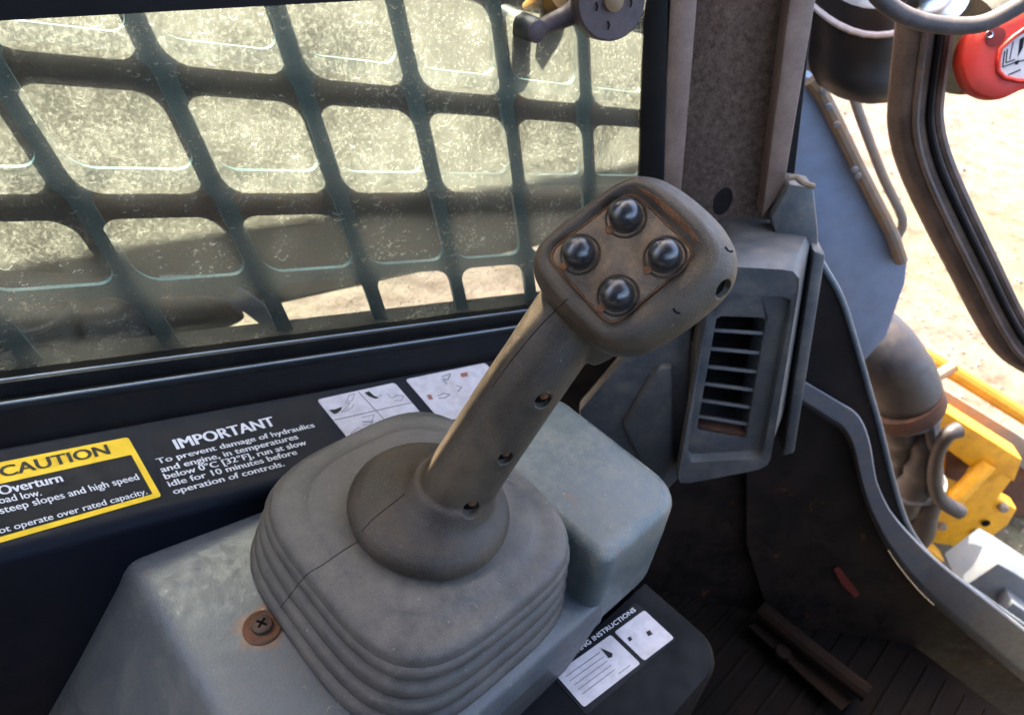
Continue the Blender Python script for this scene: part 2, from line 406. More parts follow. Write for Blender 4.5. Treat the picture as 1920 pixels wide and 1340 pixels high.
# ============================================================ SIDE WALL (sill, label shelf, lower panel)
def wn(nd, wz, t=0.):                    # point of the wall frame: outward nd, up wz, along t
    p = NW*nd+WW*wz+UW*t; return V(p)
def nw_of(px, py, nd):
    r = ray(px, py); p = r*(nd/(r@NW)); return nd, float(p@WW)
T0, T1 = -.32, .62
def wall_extrude(name, prof, mat, parent, t0=T0, t1=T1, **k):
    return loft(name, [[wn(a, b, t0) for a, b in prof], [wn(a, b, t1) for a, b in prof]], mat, parent, **k)
wall = thing('cab_side_wall', 'black painted cab side wall below the dusty window, carrying warning labels', 'wall', wn(.40, -.75, .15))
a1 = nw_of(0, 690, .446); a2 = nw_of(0, 718, .428); a3 = nw_of(0, 757, .420); a4 = nw_of(0, 828, .405)
a5 = nw_of(0, 850, .400); a6 = nw_of(0, 1040, .337)
W2, W3, W5, W6 = a2[1], a3[1], a5[1], a6[1]
# sill rail with two ridges
rail = [(.470, a1[1]-.004), (.450, a1[1]-.004), (.432, W2+.0005), (.4285, W2+.0018), (.4262, W2+.0008), (.4255, W2-.003), (.4250, W3-.0005),
        (.4225, W3-.001), (.4205, W3+.0012), (.4175, W3+.0006), (.4160, W3-.003), (.4165, a4[1]-.02), (.470, a4[1]-.02)]
wall_extrude('sill_rail', rail, M['trim'], wall, angle=50)
wall_extrude('sill_facia', [(.4158, W3-.0035), (.4080, a4[1]+.003), (.4045, a4[1]-.002), (.4045, a4[1]-.02), (.4162, a4[1]-.02)], M['facia'], wall, angle=50)
for nn, wz in ((.4290, W2+.0012), (.4190, W3+.0006)):  # pale tubes painted in as highlight streaks along the two ridges
    tube('ridge_highlight', [wn(nn, wz, T0), wn(nn, wz, .2), wn(nn, wz, T1)], .0011, M['ridge'], wall, seg=10)
# label shelf + rounded nose + lower panel, one folded sheet
nose = []
for k in range(9):
    t = k/8*math.pi/2*1.05; nose.append((.337+.010-.010*math.sin(t)*1.0, W6-.010*(1-math.cos(t))))
sheet = [(.4040, W5)]+[(.347+(.4040-.347)*(1-s), W5+(W6-W5)*s) for s in (.25, .5, .75)]+nose+[(.3362, W6-.2), (.3362, -.62), (.342, -.62), (.4040, -.62)]
wall_extrude('label_panel', sheet, M['navy'], wall, t1=.395, angle=25)
# upper wall over the window: keeps the cab in the shade
tl = nw_of(0, 22, .445); tr_ = nw_of(480, -2, .445)
def top_w(t):
    p0 = PN(0, 22, .445)-Vector((0, 0, CZ)); p1 = PN(480, -2, .445)-Vector((0, 0, CZ))
    t0, t1 = p0.dot(UWv), p1.dot(UWv); w0, w1 = p0.dot(WWv), p1.dot(WWv)
    return w0+(w1-w0)*(t-t0)/(t1-t0)
def to_wall(p, nd):                     # follow the sunlight from p out to the wall plane
    q = p-Vector((0, 0, CZ)); return p+S*((nd-q.dot(NWv))/S.dot(NWv))
gA, gB = Vector((.1816, .1881, 1.2808)), Vector((.2086, .1753, 1.3461)); sun_gap = [gA-(gB-gA)*.28, gB+(gB-gA)*.36]  # slot added in the unseen upper wall so a sunbeam edges the grip
def uw_of(p): q = p-Vector((0, 0, CZ)); return q.dot(UWv), q.dot(WWv)
gp_ = [uw_of(to_wall(p, .4265)) for p in sun_gap]; gp_ = [(a-.0012, b) for a, b in gp_]; gp_ += [(gp_[1][0]+.0145, gp_[1][1]), (gp_[0][0]+.0145, gp_[0][1])]
gx0 = min(a for a, b in gp_); gx1 = max(a for a, b in gp_); gz0 = min(b for a, b in gp_); gz1 = max(b for a, b in gp_)
def upper(t0, t1, b0, b1, c0, c1):       # one plate of the upper wall: bottom b0->b1, top c0->c1
    prism('upper_panel', [wn(.425, b0, t0), wn(.425, b1, t1), wn(.425, c1, t1), wn(.425, c0, t0)], NWv*.003, M['black'], wall)
bl, tl_, tr2, br = gp_
order = sorted(gp_)                      # left to right
def edge_at(t, top):
    ys = []
    for (a, b), (c, d) in zip(gp_, gp_[1:]+gp_[:1]):
        if min(a, c)-1e-9 <= t <= max(a, c)+1e-9 and abs(a-c) > 1e-9: ys.append(b+(d-b)*(t-a)/(c-a))
    return (max(ys) if top else min(ys))
upper(T0, order[0][0], top_w(T0), top_w(order[0][0]), .55, .55)
for (ta, _), (tb, _) in zip(order[:-1], order[1:]):
    e = 1e-6
    upper(ta, tb, top_w(ta), top_w(tb), edge_at(ta+e, False), edge_at(tb-e, False))
    upper(ta, tb, edge_at(ta+e, True), edge_at(tb-e, True), .55, .55)
upper(order[-1][0], T1, top_w(order[-1][0]), top_w(T1), .55, .55)

# ------------------------------------------------------------ side window and guard
win = thing('side_window', 'dusty tinted side window pane streaked with dried water marks', 'window', wn(.447, a1[1], .2))
TG = (PN(1212, 300, .447)-Vector((0, 0, CZ))).dot(UWv)
pg = [wn(.447, a1[1]-.006, T0), wn(.447, a1[1]-.006, TG+.08), wn(.447, top_w(TG+.02)+.045, TG+.02), wn(.447, top_w(T0)+.045, T0)]
mesh('glass_pane', pg, [(0, 1, 2, 3)], M['glass'], win)
# guard: stamped grid of rounded openings, lattice recovered in the wall plane
GO = Vector((.156, .443, -.131)); GU = Vector((.083, -.015, -.012)); GV = Vector((.022, -.009, -.083))
sc_g = .4550/(GO.dot(NWv))
GO, GU, GV = GO*sc_g, GU*sc_g, GV*sc_g
def gp(i, j, off=0.):
    p = GO+GU*i+GV*j; p = p+NWv*(.4550+off-p.dot(NWv)); return Vector((p.x, p.y, p.z+CZ))
def guard_mesh():
    vs, fs = [], []
    ns = 6; r = .16; x0, x1, y0, y1 = .075, .925, .125, 1.0
    inner, outer = [], []
    for (cx, cy, a0, ox, oy) in ((x1-r, y1-r, 0, 1, 1.0625), (x0+r, y1-r, 90, 0, 1.0625), (x0+r, y0+r, 180, 0, .0625), (x1-r, y0+r, 270, 1, .0625)):
        for k in range(ns+1):
            a = RAD(a0+90*k/ns); c, s = math.cos(a), math.sin(a)
            ux, uy = cx+r*c, cy+r*s; inner.append((ux, uy))
            m = max(abs(c), abs(s))
            ex = (ox if abs(c) >= abs(s)-1e-6 else (cx+r*c/m if False else ux+(ox-ux)*abs(c)/m))
            ey = (oy if abs(s) >= abs(c)-1e-6 else uy+(oy-uy)*abs(s)/m)
            outer.append((ex, ey))
    n = len(inner)
    for i in range(-4, 6):
        for j in range(-1, 4):
            if j == -1 and i < 2: continue
            b = len(vs)
            for x, y in outer: vs.append(gp(i+x, j+y-1, 0.))
            for x, y in inner: vs.append(gp(i+x, j+y-1, 0.))
            for x, y in inner:
                dx, dy = x, y
                vs.append(gp(i+dx, j+dy-1, .0042))
            for x, y in outer: vs.append(gp(i+x, j+y-1, .0042))
            for k in range(n):
                q = (k+1) % n
                for lv in range(3):
                    fs.append((b+lv*n+k, b+lv*n+q, b+(lv+1)*n+q, b+(lv+1)*n+k))
    return vs, fs
gd = thing('window_guard', 'dark steel guard grid of rounded openings outside the side window', 'guard', wn(.46, a1[1]-.1, .2))
vs, fs = guard_mesh(); mesh('guard_plate', vs, fs, M['guard'], gd, angle=50)

# ------------------------------------------------------------ labels
SH_O = wn(.4040, W5, 0); SH_F = wn(.347, W6, 0)
SHB = (SH_O-SH_F).normalized()                   # toward the back of the shelf
SHN = UWv.cross(SHB).normalized()
if SHN.z < 0: SHN = -SHN
def on_shelf(px, py, lift=.0004): return PPL(px, py, SH_F+SHN*lift, SHN)
def sheet_at(name, quad, lift, mat, parent, r=.002, thick=.0003, label=None):
    ps = [on_shelf(x, y, lift) for x, y in quad]
    return prism(name, round_poly(ps, r, 4), -SHN*thick, mat, parent, smooth=False, label=label)
def text_mesh(txt, bold=.0):
    cu = bpy.data.curves.new('t', 'FONT'); cu.body = txt; cu.size = 1; cu.offset = bold; cu.resolution_u = 3
    o = bpy.data.objects.new('t', cu); COL.objects.link(o)
    dg = bpy.context.evaluated_depsgraph_get(); me = bpy.data.meshes.new_from_object(o.evaluated_get(dg))
    vs = [v.co.copy() for v in me.vertices]; fs = [tuple(p.vertices) for p in me.polygons]
    bpy.data.objects.remove(o); bpy.data.curves.remove(cu); bpy.data.meshes.remove(me)
    return vs, fs
def text_data(txt, p0, p1, hgt_vec, bold=.01, fit=True):
    """letters with baseline p0->p1 and cap height vector hgt_vec"""
    vs, fs = text_mesh(txt, bold)
    x0 = min(v.x for v in vs); x1 = max(v.x for v in vs)
    e = (p1-p0)/(x1-x0)
    return [p0+e*(v.x-x0)+hgt_vec*(v.y/.69) for v in vs], fs
def lettering(name, items, lift, mat, parent):
    parts = []
    for txt, b0, b1, cap, bold in items:
        p0, p1 = on_shelf(*b0, lift), on_shelf(*b1, lift); h = on_shelf(*cap, lift)-p0
        e_ = (p1-p0).normalized()*h.length*min(bold, .03)*1.6
        for q, sh in enumerate((-1, 0, 1)): parts.append(text_data(txt, p0+e_*sh+SHN*.00004*q, p1+e_*sh+SHN*.00004*q, h, 0))
    vs, fs = merge(parts); return mesh(name, vs, fs, mat, parent, smooth=False)
# caution label (its left part runs out of the picture)
cl = sheet_at('caution_label', [(-60, 878), (240, 819), (303, 930), (-60, 1034)], .0005, M['decalyellow'], wall, label='yellow bordered caution label on the black wall panel')
sheet_at('caution_field', [(-60, 920), (246, 852), (286, 925), (-60, 1022)], .0008, M['decalblack'], cl, r=.0008)
lettering('caution_heading', [('CAUTION', (4, 894), (207, 850), (-4, 875), .03)], .0009, M['inkblack'], cl)
lettering('caution_text', [
    ('Overturn', (1, 928), (119, 902), (-7, 912), .025),
    ('oad low.', (0, 944), (79, 928), (-6, 932), .014),
    ('steep slopes and high speed', (2, 963), (262, 898), (-5, 951), .014),
    ('ot operate over rated capacity.', (0, 1000), (277, 925), (-5, 989), .014)], .0011, M['inkwhite'], cl)
# important notice printed on the panel
il = sheet_at('important_label', [(285, 812), (590, 738), (650, 860), (310, 945)], .0005, M['decalblack'], wall, label='black notice with white lettering about hydraulics and engine warm-up')
lettering('important_heading', [('IMPORTANT', (333, 842), (518, 797), (323, 824), .04)], .0009, M['inkwhite'], il)
lettering('important_text', [
    ('To prevent damage of hydraulics', (297, 869), (591, 800), (291, 860), .025),
    ('and engine, in temperatures', (304, 885), (560, 822), (298, 875), .025),
    ('below 0°C [32°F], run at slow', (311, 898), (576, 833), (305, 888), .025),
    ('idle for 10 minutes before', (318, 912), (558, 851), (312, 902), .025),
    ('operation of controls.', (327, 926), (534, 873), (321, 916), .025)], .0009, M['inkwhite'], il)
def ink(name, strokes, lift, mat, parent, wd=.0006):
    """line drawing / filled shapes on the shelf; strokes are pixel polylines, filled when tuple starts with 'f'"""
    parts = []
    for st in strokes:
        if st[0] == 'f':
            ps = [on_shelf(x, y, lift) for x, y in st[1:]]; parts.append((ps, [tuple(range(len(ps)))]))
        else:
            for (a, b) in zip(st[:-1], st[1:]):
                A, B = on_shelf(*a, lift), on_shelf(*b, lift); s = SHN.cross(B-A).normalized()*wd/2
                parts.append(([A-s, B-s, B+s, A+s], [(0, 1, 2, 3)]))
    vs, fs = merge(parts); return mesh(name, vs, fs, mat, parent, smooth=False)
p1 = sheet_at('pictogram_label', [(594, 749), (740, 717), (812, 800), (656, 826)], .0005, M['white'], wall, r=.003, label='white label with four pictogram panels, left of the lever')
ink('divider', [[(672, 734), (731, 797)], [(627, 787), (773, 754)]], .0008, M['inkgrey'], p1, .0007)
ink('pictogram', [('f', (617, 768), (628, 767), (641, 762), (640, 768), (633, 774), (627, 776)),
    ('f', (683, 736), (692, 733), (701, 741), (711, 746), (703, 747), (692, 743))], .0008, M['inkblack'], p1)
ink('line_drawing', [[(640, 773), (650, 763), (656, 755), (648, 756), (654, 741), (665, 738), (660, 751), (652, 752)],
    [(645, 772), (660, 764), (664, 757)], [(726, 737), (735, 747), (745, 740), (757, 742), (752, 751), (738, 750)],
    [(679, 783), (684, 781), (702, 777), (696, 792), (679, 790), (700, 789), (694, 797), (680, 796)], [(658, 812), (672, 801), (678, 805), (664, 815), (658, 812)],
    [(704, 744), (716, 740)]], .0008, M['inkgrey'], p1, .0005)
p2 = sheet_at('pictogram_label', [(760, 711), (910, 680), (985, 760), (828, 790)], .0005, M['white'], wall, r=.003, label='white pictogram label partly hidden behind the lever')
ink('line_drawing', [[(828, 706), (845, 700), (840, 712), (830, 710), (838, 720)], [(820, 742), (832, 737), (844, 739), (834, 746), (822, 746)],
    [(856, 722), (866, 726), (858, 734)]], .0008, M['inkgrey'], p2, .0008)
ink('pictogram', [('f', (800, 740), (808, 739), (812, 748), (805, 749)), ('f', (862, 700), (876, 697), (878, 705), (866, 707))], .0008, M['inkred'], p2)

# ============================================================ CONSOLE
con = thing('side_console', 'grey moulded plastic side console holding the lever, dusty and scratched', 'console', (.15, .2, CZ-.98))
zP = -.392
def ext_ring(pts, z): return [Vector((x, y, z+CZ)) for x, y in pts]
def rounded_xy(pts, r, seg=7):
    return [(v.x, v.y) for v in round_poly([Vector((x, y, 0)) for x, y in pts], r, seg)]
def offset_xy(pts, d, c):
    out = []
    for x, y in pts:
        vx, vy = x-c[0], y-c[1]; l = math.hypot(vx, vy); out.append((x+vx/l*d, y+vy/l*d))
    return out
# top plate with soft shoulders that fall away towards the rear and the seat
pl = [(.052, .333), (.052, .122), (.09, .106), (.262, .106), (.262, .333)]
plr = rounded_xy(pl, [.006, .02, .02, .006, .006], 6)
cc = (.19, .2)
def shoulder(pts, dx, dy):
    out = []
    for x, y in pts:
        k = max(0., min(1., (.105-x)/.053)); m = max(0., min(1., (.135-y)/.03))
        out.append((x-dx*k, y-dy*m))
    return out
def skirt(pts, dz):
    out = []
    for (x, y), (x0, y0) in zip(pts, plr):
        k = max(0., min(1., (.105-x0)/.04)); lim = -.020
        out.append(Vector((x, y, CZ+zP+dz*k+max(dz, lim)*(1-k))))
    return out
rings = [ext_ring(shoulder(plr, 0, 0), zP)]
for a, dz in ((.004, -.0006), (.008, -.003), (.012, -.008), (.016, -.016)):
    rings.append(ext_ring(shoulder(plr, a*1.0, a*.3), zP+dz))
rings.append(skirt(shoulder(plr, .05, .005), -.07)); rings.append(skirt(shoulder(plr, .09, .005), -.13))
rings.append(skirt(shoulder(plr, .10, .004), -.58))
prism('console_body', [Vector((x, y, CZ-.413)) for x, y in ((.10, .114), (.33, .114), (.33, .33), (.10, .33))], (0, 0, -.55), M['ledge'], con)
loft('top_plate', rings, M['console'], con, angle=40)
# raised storage box
bx = [(.246, .106), (.334, .106), (.334, .236), (.246, .236)]
bxr = rounded_xy(bx, [.012, .03, .02, .02], 8)
c2 = (.29, .171)
zB = -.342
rings = [ext_ring(offset_xy(bxr, -.010, c2), zB+.001), ext_ring(offset_xy(bxr, -.006, c2), zB), ext_ring(offset_xy(bxr, -.002, c2), zB-.002),
         ext_ring(offset_xy(bxr, 0, c2), zB-.006), ext_ring(offset_xy(bxr, .0012, c2), zB-.03), ext_ring(offset_xy(bxr, .002, c2), zP-.024), ext_ring(offset_xy(bxr, -.004, c2), zP-.027)]
loft('storage_box', rings, M['box'], con, angle=45)
# lower dark ledge with the instruction decal
lg = rounded_xy([(.12, .11), (.12, .036), (.320, .036), (.336, .05), (.336, .11)], [.0, .012, .02, .01, 0], 5)
loft('lower_ledge', [ext_ring(lg, -.4525), ext_ring(offset_xy(lg, .004, (.24, .08)), -.457), ext_ring(offset_xy(lg, .008, (.24, .08)), -.52), ext_ring(lg, -.98)], M['ledge'], con, angle=40)
zD = -.4521
dl = prism('instruction_label', round_poly([PZ(1030, 1262, zD), PZ(1192, 1128, zD), PZ(1268, 1195, zD), PZ(1100, 1340, zD)], .002, 4), (0, 0, -.0003), M['decalblack'], con, smooth=False, label='black and white operating instructions label on the ledge')
prism('label_panel', round_poly([PZ(1041, 1263, zD+.0004), PZ(1145, 1189, zD+.0004), PZ(1201, 1243, zD+.0004), PZ(1095, 1325, zD+.0004)], .002, 4), (0, 0, -.0003), M['white'], dl, smooth=False)
prism('label_panel', round_poly([PZ(1152, 1184, zD+.0004), PZ(1208, 1143, zD+.0004), PZ(1264, 1195, zD+.0004), PZ(1208, 1238, zD+.0004)], .002, 4), (0, 0, -.0003), M['white'], dl, smooth=False)
def ztxt(items, z, mat, name, parent):
    parts = []
    for txt, b0, b1, cap, bold in items:
        p0, p1_ = PZ(*b0, z), PZ(*b1, z); parts.append(text_data(txt, p0, p1_, PZ(*cap, z)-p0, bold))
    vs, fs = merge(parts); return mesh(name, vs, fs, mat, parent, smooth=False)
ztxt([('OPERATING INSTRUCTIONS', (1043, 1252), (1193, 1144), (1037, 1245), .012)], zD+.0004, M['inkwhite'], 'lettering', dl)
def zink(name, strokes, z, mat, parent, wd=.0007):
    parts = []
    for st in strokes:
        if st[0] == 'f':
            ps = [PZ(x, y, z) for x, y in st[1:]]; parts.append((ps, [tuple(range(len(ps)))]))
        else:
            for a, b in zip(st[:-1], st[1:]):
                A, B = PZ(*a, z), PZ(*b, z); s = UP.cross(B-A).normalized()*wd/2
                parts.append(([A-s, B-s, B+s, A+s], [(0, 1, 2, 3)]))
    vs, fs = merge(parts); return mesh(name, vs, fs, mat, parent, smooth=False)
zink('pictogram', [('f', (1126, 1214), (1136, 1218), (1149, 1224), (1148, 1231), (1141, 1233)), ('f', (1212, 1184), (1218, 1180), (1224, 1188), (1216, 1192)), ('f', (1176, 1195), (1182, 1192), (1186, 1198), (1180, 1202))], zD+.0006, M['inkblack'], dl)
zink('text_lines', [[(1060+k*8, 1268+k*8), (1125+k*7, 1222+k*8)] for k in range(5)]+[[(1160, 1262), (1182, 1246)]], zD+.0006, M['inkgrey'], dl, .0005)

# bolt with washer in the console plate
bc = PZ(492, 1176, zP)
bolt = thing('cross_head_bolt', 'rusty cross-head bolt with washer in the grey console', 'bolt', bc)
lathe('washer', bc+UP*.0002, UP, [(.0110, 0), (.0110, .0009), (.0102, .0016), (.0088, .0011), (.0070, .0011), (.0066, .0016), (.004, .0016)], M['rustring'], bolt, 36)
lathe('bolt_head', bc+UP*.0016, UP, [(.0060, 0), (.0062, .0020), (.0058, .0030), (.0045, .0036), (.001, .0038)], M['bolt'], bolt, 28)
parts = []
for q in range(2):
    d = Vector((math.cos(.5+q*math.pi/2), math.sin(.5+q*math.pi/2), 0)); e = UP.cross(d)
    parts.append(prism_data([bc+UP*.00525+d*x*.0033+e*y*.0007 for x, y in ((-1, -1), (1, -1), (1, 1), (-1, 1))], (0, 0, .0003)))
vs, fs = merge(parts); mesh('cross_slot', vs, fs, M['hole'], bolt, smooth=False)

# ============================================================ JOYSTICK
joy = thing('joystick', 'dusty black control lever with four domed buttons rising from a ribbed rubber boot', 'joystick', (.178, .2, CZ+zP))
def sq_ring(cx, cy, hx_, hy_, z, n=4.2, seg=72, rot=0., tilt=(0, 0)):
    out = []
    for k in range(seg):
        a = 2*math.pi*k/seg; c, s = math.cos(a), math.sin(a)
        r = (abs(c)**n+abs(s)**n)**(-1/n); x, y = r*c*hx_, r*s*hy_
        x, y = x*math.cos(rot)-y*math.sin(rot), x*math.sin(rot)+y*math.cos(rot)
        out.append(Vector((cx+x, cy+y, z+CZ+tilt[0]*x+tilt[1]*y)))
    return out
# boot: bellows profile (half size scale, height)
B0 = (.1745, .2015); BT = (.179, .1995)
def bring(k, hx_, hy_, z, n=4.2):        # k 0 bottom .. 1 top
    return sq_ring(B0[0]+(BT[0]-B0[0])*k, B0[1]+(BT[1]-B0[1])*k, hx_, hy_, z, n)
prof = [(.0, .0800, .0885, -.396), (.0, .0806, .0892, -.3915)]
steps = [(.0826, .0915, -.3900), (.0802, .0893, -.3765), (.0778, .0870, -.3630), (.0757, .0850, -.3500)]
for q, (hx1, hy1, zt) in enumerate(steps):
    k = (q+.3)/4; d_ = .0064 if q < 3 else .0
    prof += [(k, hx1, hy1, zt), (k, hx1-.0002, hy1-.0002, zt+.0030), (k, hx1-.0013, hy1-.0013, zt+.0056), (k, hx1-.0032, hy1-.0032, zt+.0070)]
    if q < 3:
        prof += [(k+.1, hx1-.0070, hy1-.0070, zt+.0077), (k+.1, hx1-.0112, hy1-.0112, zt+.0083), (k+.12, hx1-.0120, hy1-.0120, zt+.0094),
                 (k+.15, hx1-.0070, hy1-.0070, zt+.0104), (k+.2, hx1-.0028, hy1-.0024, zt+.0116)]
prof += [(1, .0745, .0825, -.3455), (1, .0735, .0814, -.3395), (1, .0718, .0796, -.3365), (1, .0690, .0768, -.3350), (1, .0640, .0715, -.3346), (1, .0592, .0662, -.3342), (1, .0572, .0641, -.3326), (1, .0552, .0620, -.3316), (1, .042, .047, -.3310), (1, .02, .022, -.330)]
loft('rubber_boot', [bring(k, a, b, z, 3.6 if z < -.335 else 3.0) for k, a, b, z in prof], M['rubber'], joy, angle=80)
# fold the seam on the boot
def on_boot(k, side_x):
    return None
# head frame
FC = PD(1165, 487, .312)
view = (FC-Vector((0, 0, CZ))).normalized()
imr = Vector(RM[:, 0]); imd = Vector(RM[:, 1])
NF = (-view+imr*(-.17)+imd*(-.29)).normalized()
def onf(px, py, h=0.): return PPL(px, py, FC+NF*h, NF)
face_px = [(1183, 356), (1309, 478), (1146, 615), (1024, 478)]
sil_px = [(1199, 334), (1238, 337), (1282, 360), (1324, 393), (1360, 431), (1381, 473), (1383, 503), (1375, 533), (1348, 566), (1303, 604), (1258, 634),
          (1214, 658), (1175, 668), (1135, 662), (1090, 630), (1040, 580), (1008, 535), (1000, 503), (1005, 479), (1020, 455), (1064, 416), (1109, 384), (1154, 354)]
NS = 72
def radial(poly, c, ax, ay, n=NS):
    """radius profile of a planar polygon around c, by angle"""
    P = [((p-c).dot(ax), (p-c).dot(ay)) for p in poly]; out = []
    for k in range(n):
        a = 2*math.pi*k/n; dx, dy = math.cos(a), math.sin(a); best = None
        for i in range(len(P)):
            x1, y1 = P[i]; x2, y2 = P[(i+1) % len(P)]
            den = dx*(y2-y1)-dy*(x2-x1)
            if abs(den) < 1e-12: continue
            t = (x1*(y2-y1)-y1*(x2-x1))/den; s = (x1*dy-y1*dx)/den
            if t > 0 and -1e-6 <= s <= 1+1e-6: best = t if best is None else max(best, t)
        out.append(best)
    return out
AX = (onf(1265, 487)-FC).normalized(); AY = NF.cross(AX)
fp = round_poly([onf(*p) for p in face_px], .0075, 6)
Rf = radial(fp, FC, AX, AY)
def sil_r(h):
    ps = smooth_path([onf(*p, h) for p in sil_px]+[onf(*sil_px[0], h)], 4)
    return radial(ps, FC+NF*h, AX, AY)
HUR = math.atan2((onf(1260, 380)-FC).dot(AY), (onf(1260, 380)-FC).dot(AX))
def head_ring(rads, h, sh=(0, 0), hood=0.):
    c = FC+NF*h+AX*sh[0]+AY*sh[1]
    return [c+NF*hood*max(0., math.cos((2*math.pi*k/NS-HUR)))**1.5+(AX*math.cos(2*math.pi*k/NS)+AY*math.sin(2*math.pi*k/NS))*rads[k] for k in range(NS)]
Rs = sil_r(-.012)
mixr = lambda t: [a*(1-t)+b*t for a, b in zip(Rf, Rs)]
sc_ = lambda r, q: [x*q for x in r]
hr = [head_ring(sc_(Rf, .6), -.0006), head_ring(sc_(Rf, 1.0), -.0006), head_ring(mixr(.10), .0004), head_ring(mixr(.2), .0010, hood=.0012), head_ring(mixr(.38), .0014, hood=.0030), head_ring(mixr(.58), .0004, hood=.0026), head_ring(mixr(.8), -.0038, hood=.001),
      head_ring(mixr(.95), -.009), head_ring(Rs, -.0135), head_ring(sc_(Rs, .99), -.019), head_ring(sc_(Rs, .95), -.025), head_ring(sc_(Rs, .86), -.032, (.001, 0)),
      head_ring(sc_(Rs, .70), -.039, (.001, 0)), head_ring(sc_(Rs, .4), -.0435, (.001, 0))]
parts = [loft_data(hr)]
# grip tube
gpts = [PD(1105, 548, .340), PD(1066, 598, .346), PD(1010, 681, .353), PD(956, 760, .366), PD(902, 842, .382), PD(852, 920, .401), PD(820, 975, .420)]
grad = [.0200, .0196, .0196, .0202, .0206, .0214, .0215]
gpath = smooth_path(gpts, 6); grads = lerp_list(grad, 6)
parts.append(loft_data(tube_rings(gpath, grads, 36)))
# saddle under the head where the neck swells
sp = smooth_path([PD(1150, 540, .345), PD(1110, 610, .352), PD(1075, 650, .354)], 5)
parts.append(loft_data(tube_rings(sp, lerp_list([.026, .020, .014], 5), 28)))
# bell at the foot of the grip
DC = Vector((.1795, .1935, CZ-.330))
foot = gpts[5]
rings = []
for q, r_, h_ in ((0, .0440, 0), (0, .0462, .0025), (0, .0468, .006), (.02, .0460, .0095), (.06, .0440, .0130), (.14, .0400, .0165), (.28, .0350, .0195), (.5, .0300, .0225), (.75, .026, .0265), (.95, .022, .033)):
    c = Vector((DC.x+(foot.x-DC.x)*q, DC.y+(foot.y-DC.y)*q, DC.z+h_))
    rings.append([c+Vector((math.cos(2*math.pi*k/48)*r_*.98, math.sin(2*math.pi*k/48)*r_*1.06, 0)) for k in range(48)])
parts.append(loft_data(rings))
from mathutils.bvhtree import BVHTree
EYE = Vector((0, 0, CZ))
def hit(bv, px, py):
    r = Vector(ray(px, py)).normalized(); h = bv.ray_cast(EYE, r); return h[0], h[1]
def fuse(name, parts, voxel, smooth_it, mat, parent, cuts=()):
    vs, fs = merge(parts)
    me = bpy.data.meshes.new(name); me.from_pydata([tuple(v) for v in vs], [], fs)
    bm = bmesh.new(); bm.from_mesh(me); bmesh.ops.recalc_face_normals(bm, faces=bm.faces); bm.to_mesh(me); bm.free()
    o = bpy.data.objects.new(name, me); COL.objects.link(o)
    m = o.modifiers.new('r', 'REMESH'); m.mode = 'VOXEL'; m.voxel_size = voxel
    m2 = o.modifiers.new('s', 'SMOOTH'); m2.iterations = smooth_it; m2.factor = .5
    dg = bpy.context.evaluated_depsgraph_get(); me2 = bpy.data.meshes.new_from_object(o.evaluated_get(dg))
    bpy.data.objects.remove(o); me2.name = name
    bv = BVHTree.FromPolygons([v.co.copy() for v in me2.vertices], [tuple(p.vertices) for p in me2.polygons])
    cv = []; spots = []
    for x, y, r_ in cuts:
        p, n = hit(bv, x, y); spots.append((p, n, r_))
        cv.append(lathe_data(p-n*.008, n, [(r_*.85, 0), (r_*.92, .0072), (r_*1.12, .0084), (r_*1.2, .012)], 28))
    if cv:
        vs, fs = merge(cv); mc = bpy.data.meshes.new('cut'); mc.from_pydata([tuple(v) for v in vs], [], fs)
        bm = bmesh.new(); bm.from_mesh(mc); bmesh.ops.recalc_face_normals(bm, faces=bm.faces); bm.to_mesh(mc); bm.free()
        oc = bpy.data.objects.new('cut', mc); COL.objects.link(oc)
        o = bpy.data.objects.new('tmp', me2); COL.objects.link(o)
        b = o.modifiers.new('b', 'BOOLEAN'); b.operation = 'DIFFERENCE'; b.object = oc; b.solver = 'EXACT'
        dg = bpy.context.evaluated_depsgraph_get(); me2 = bpy.data.meshes.new_from_object(o.evaluated_get(dg))
        bpy.data.objects.remove(o); bpy.data.objects.remove(oc); me2.name = name
    global SPOTS; SPOTS = spots
    me2.materials.clear(); me2.materials.append(mat)
    for p in me2.polygons: p.use_smooth = True
    return obj(name, me2, parent)
CUTS = [(1019, 752, .0048), (948, 860, .0045), (884, 953, .0049), (1358, 543, .0048)]
grip = fuse('grip', parts, .0010, 5, M['grip'], joy, CUTS)
bpy.context.view_layer.update()
def bvh_of(o):
    me = o.data; return BVHTree.FromPolygons([v.co.copy() for v in me.vertices], [tuple(p.vertices) for p in me.polygons])
GB = bvh_of(grip); bootb = bvh_of([c for c in joy.children if c.name.startswith('rubber_boot')][0])
def seam_line(name, bv, pxs, r, mat, parent, lift=.0):
    pts = []
    for x, y in pxs:
        p, n = hit(bv, x, y)
        if p is not None: pts.append(p+n*lift)
    if len(pts) > 1: return tube(name, pts, r, mat, parent, seg=6)
def pxpath(pts, n=8): return [(v.x, v.y) for v in smooth_path([Vector((x, y, 0)) for x, y in pts], n)]
seam_line('mould_seam', GB, pxpath([(1064, 560), (1012, 612), (962, 672), (922, 726)], 10), .00024, M['seam'], grip)
seam_line('mould_seam', GB, pxpath([(760, 925), (728, 950), (700, 972), (678, 996)], 8), .0003, M['seam'], grip)
bootp = [c for c in joy.children if c.name.startswith('rubber_boot')][0]
seam_line('mould_seam', bootb, pxpath([(672, 1014), (640, 1034), (605, 1058), (574, 1078), (548, 1110), (525, 1140)], 10), .00028, M['seam'], bootp)
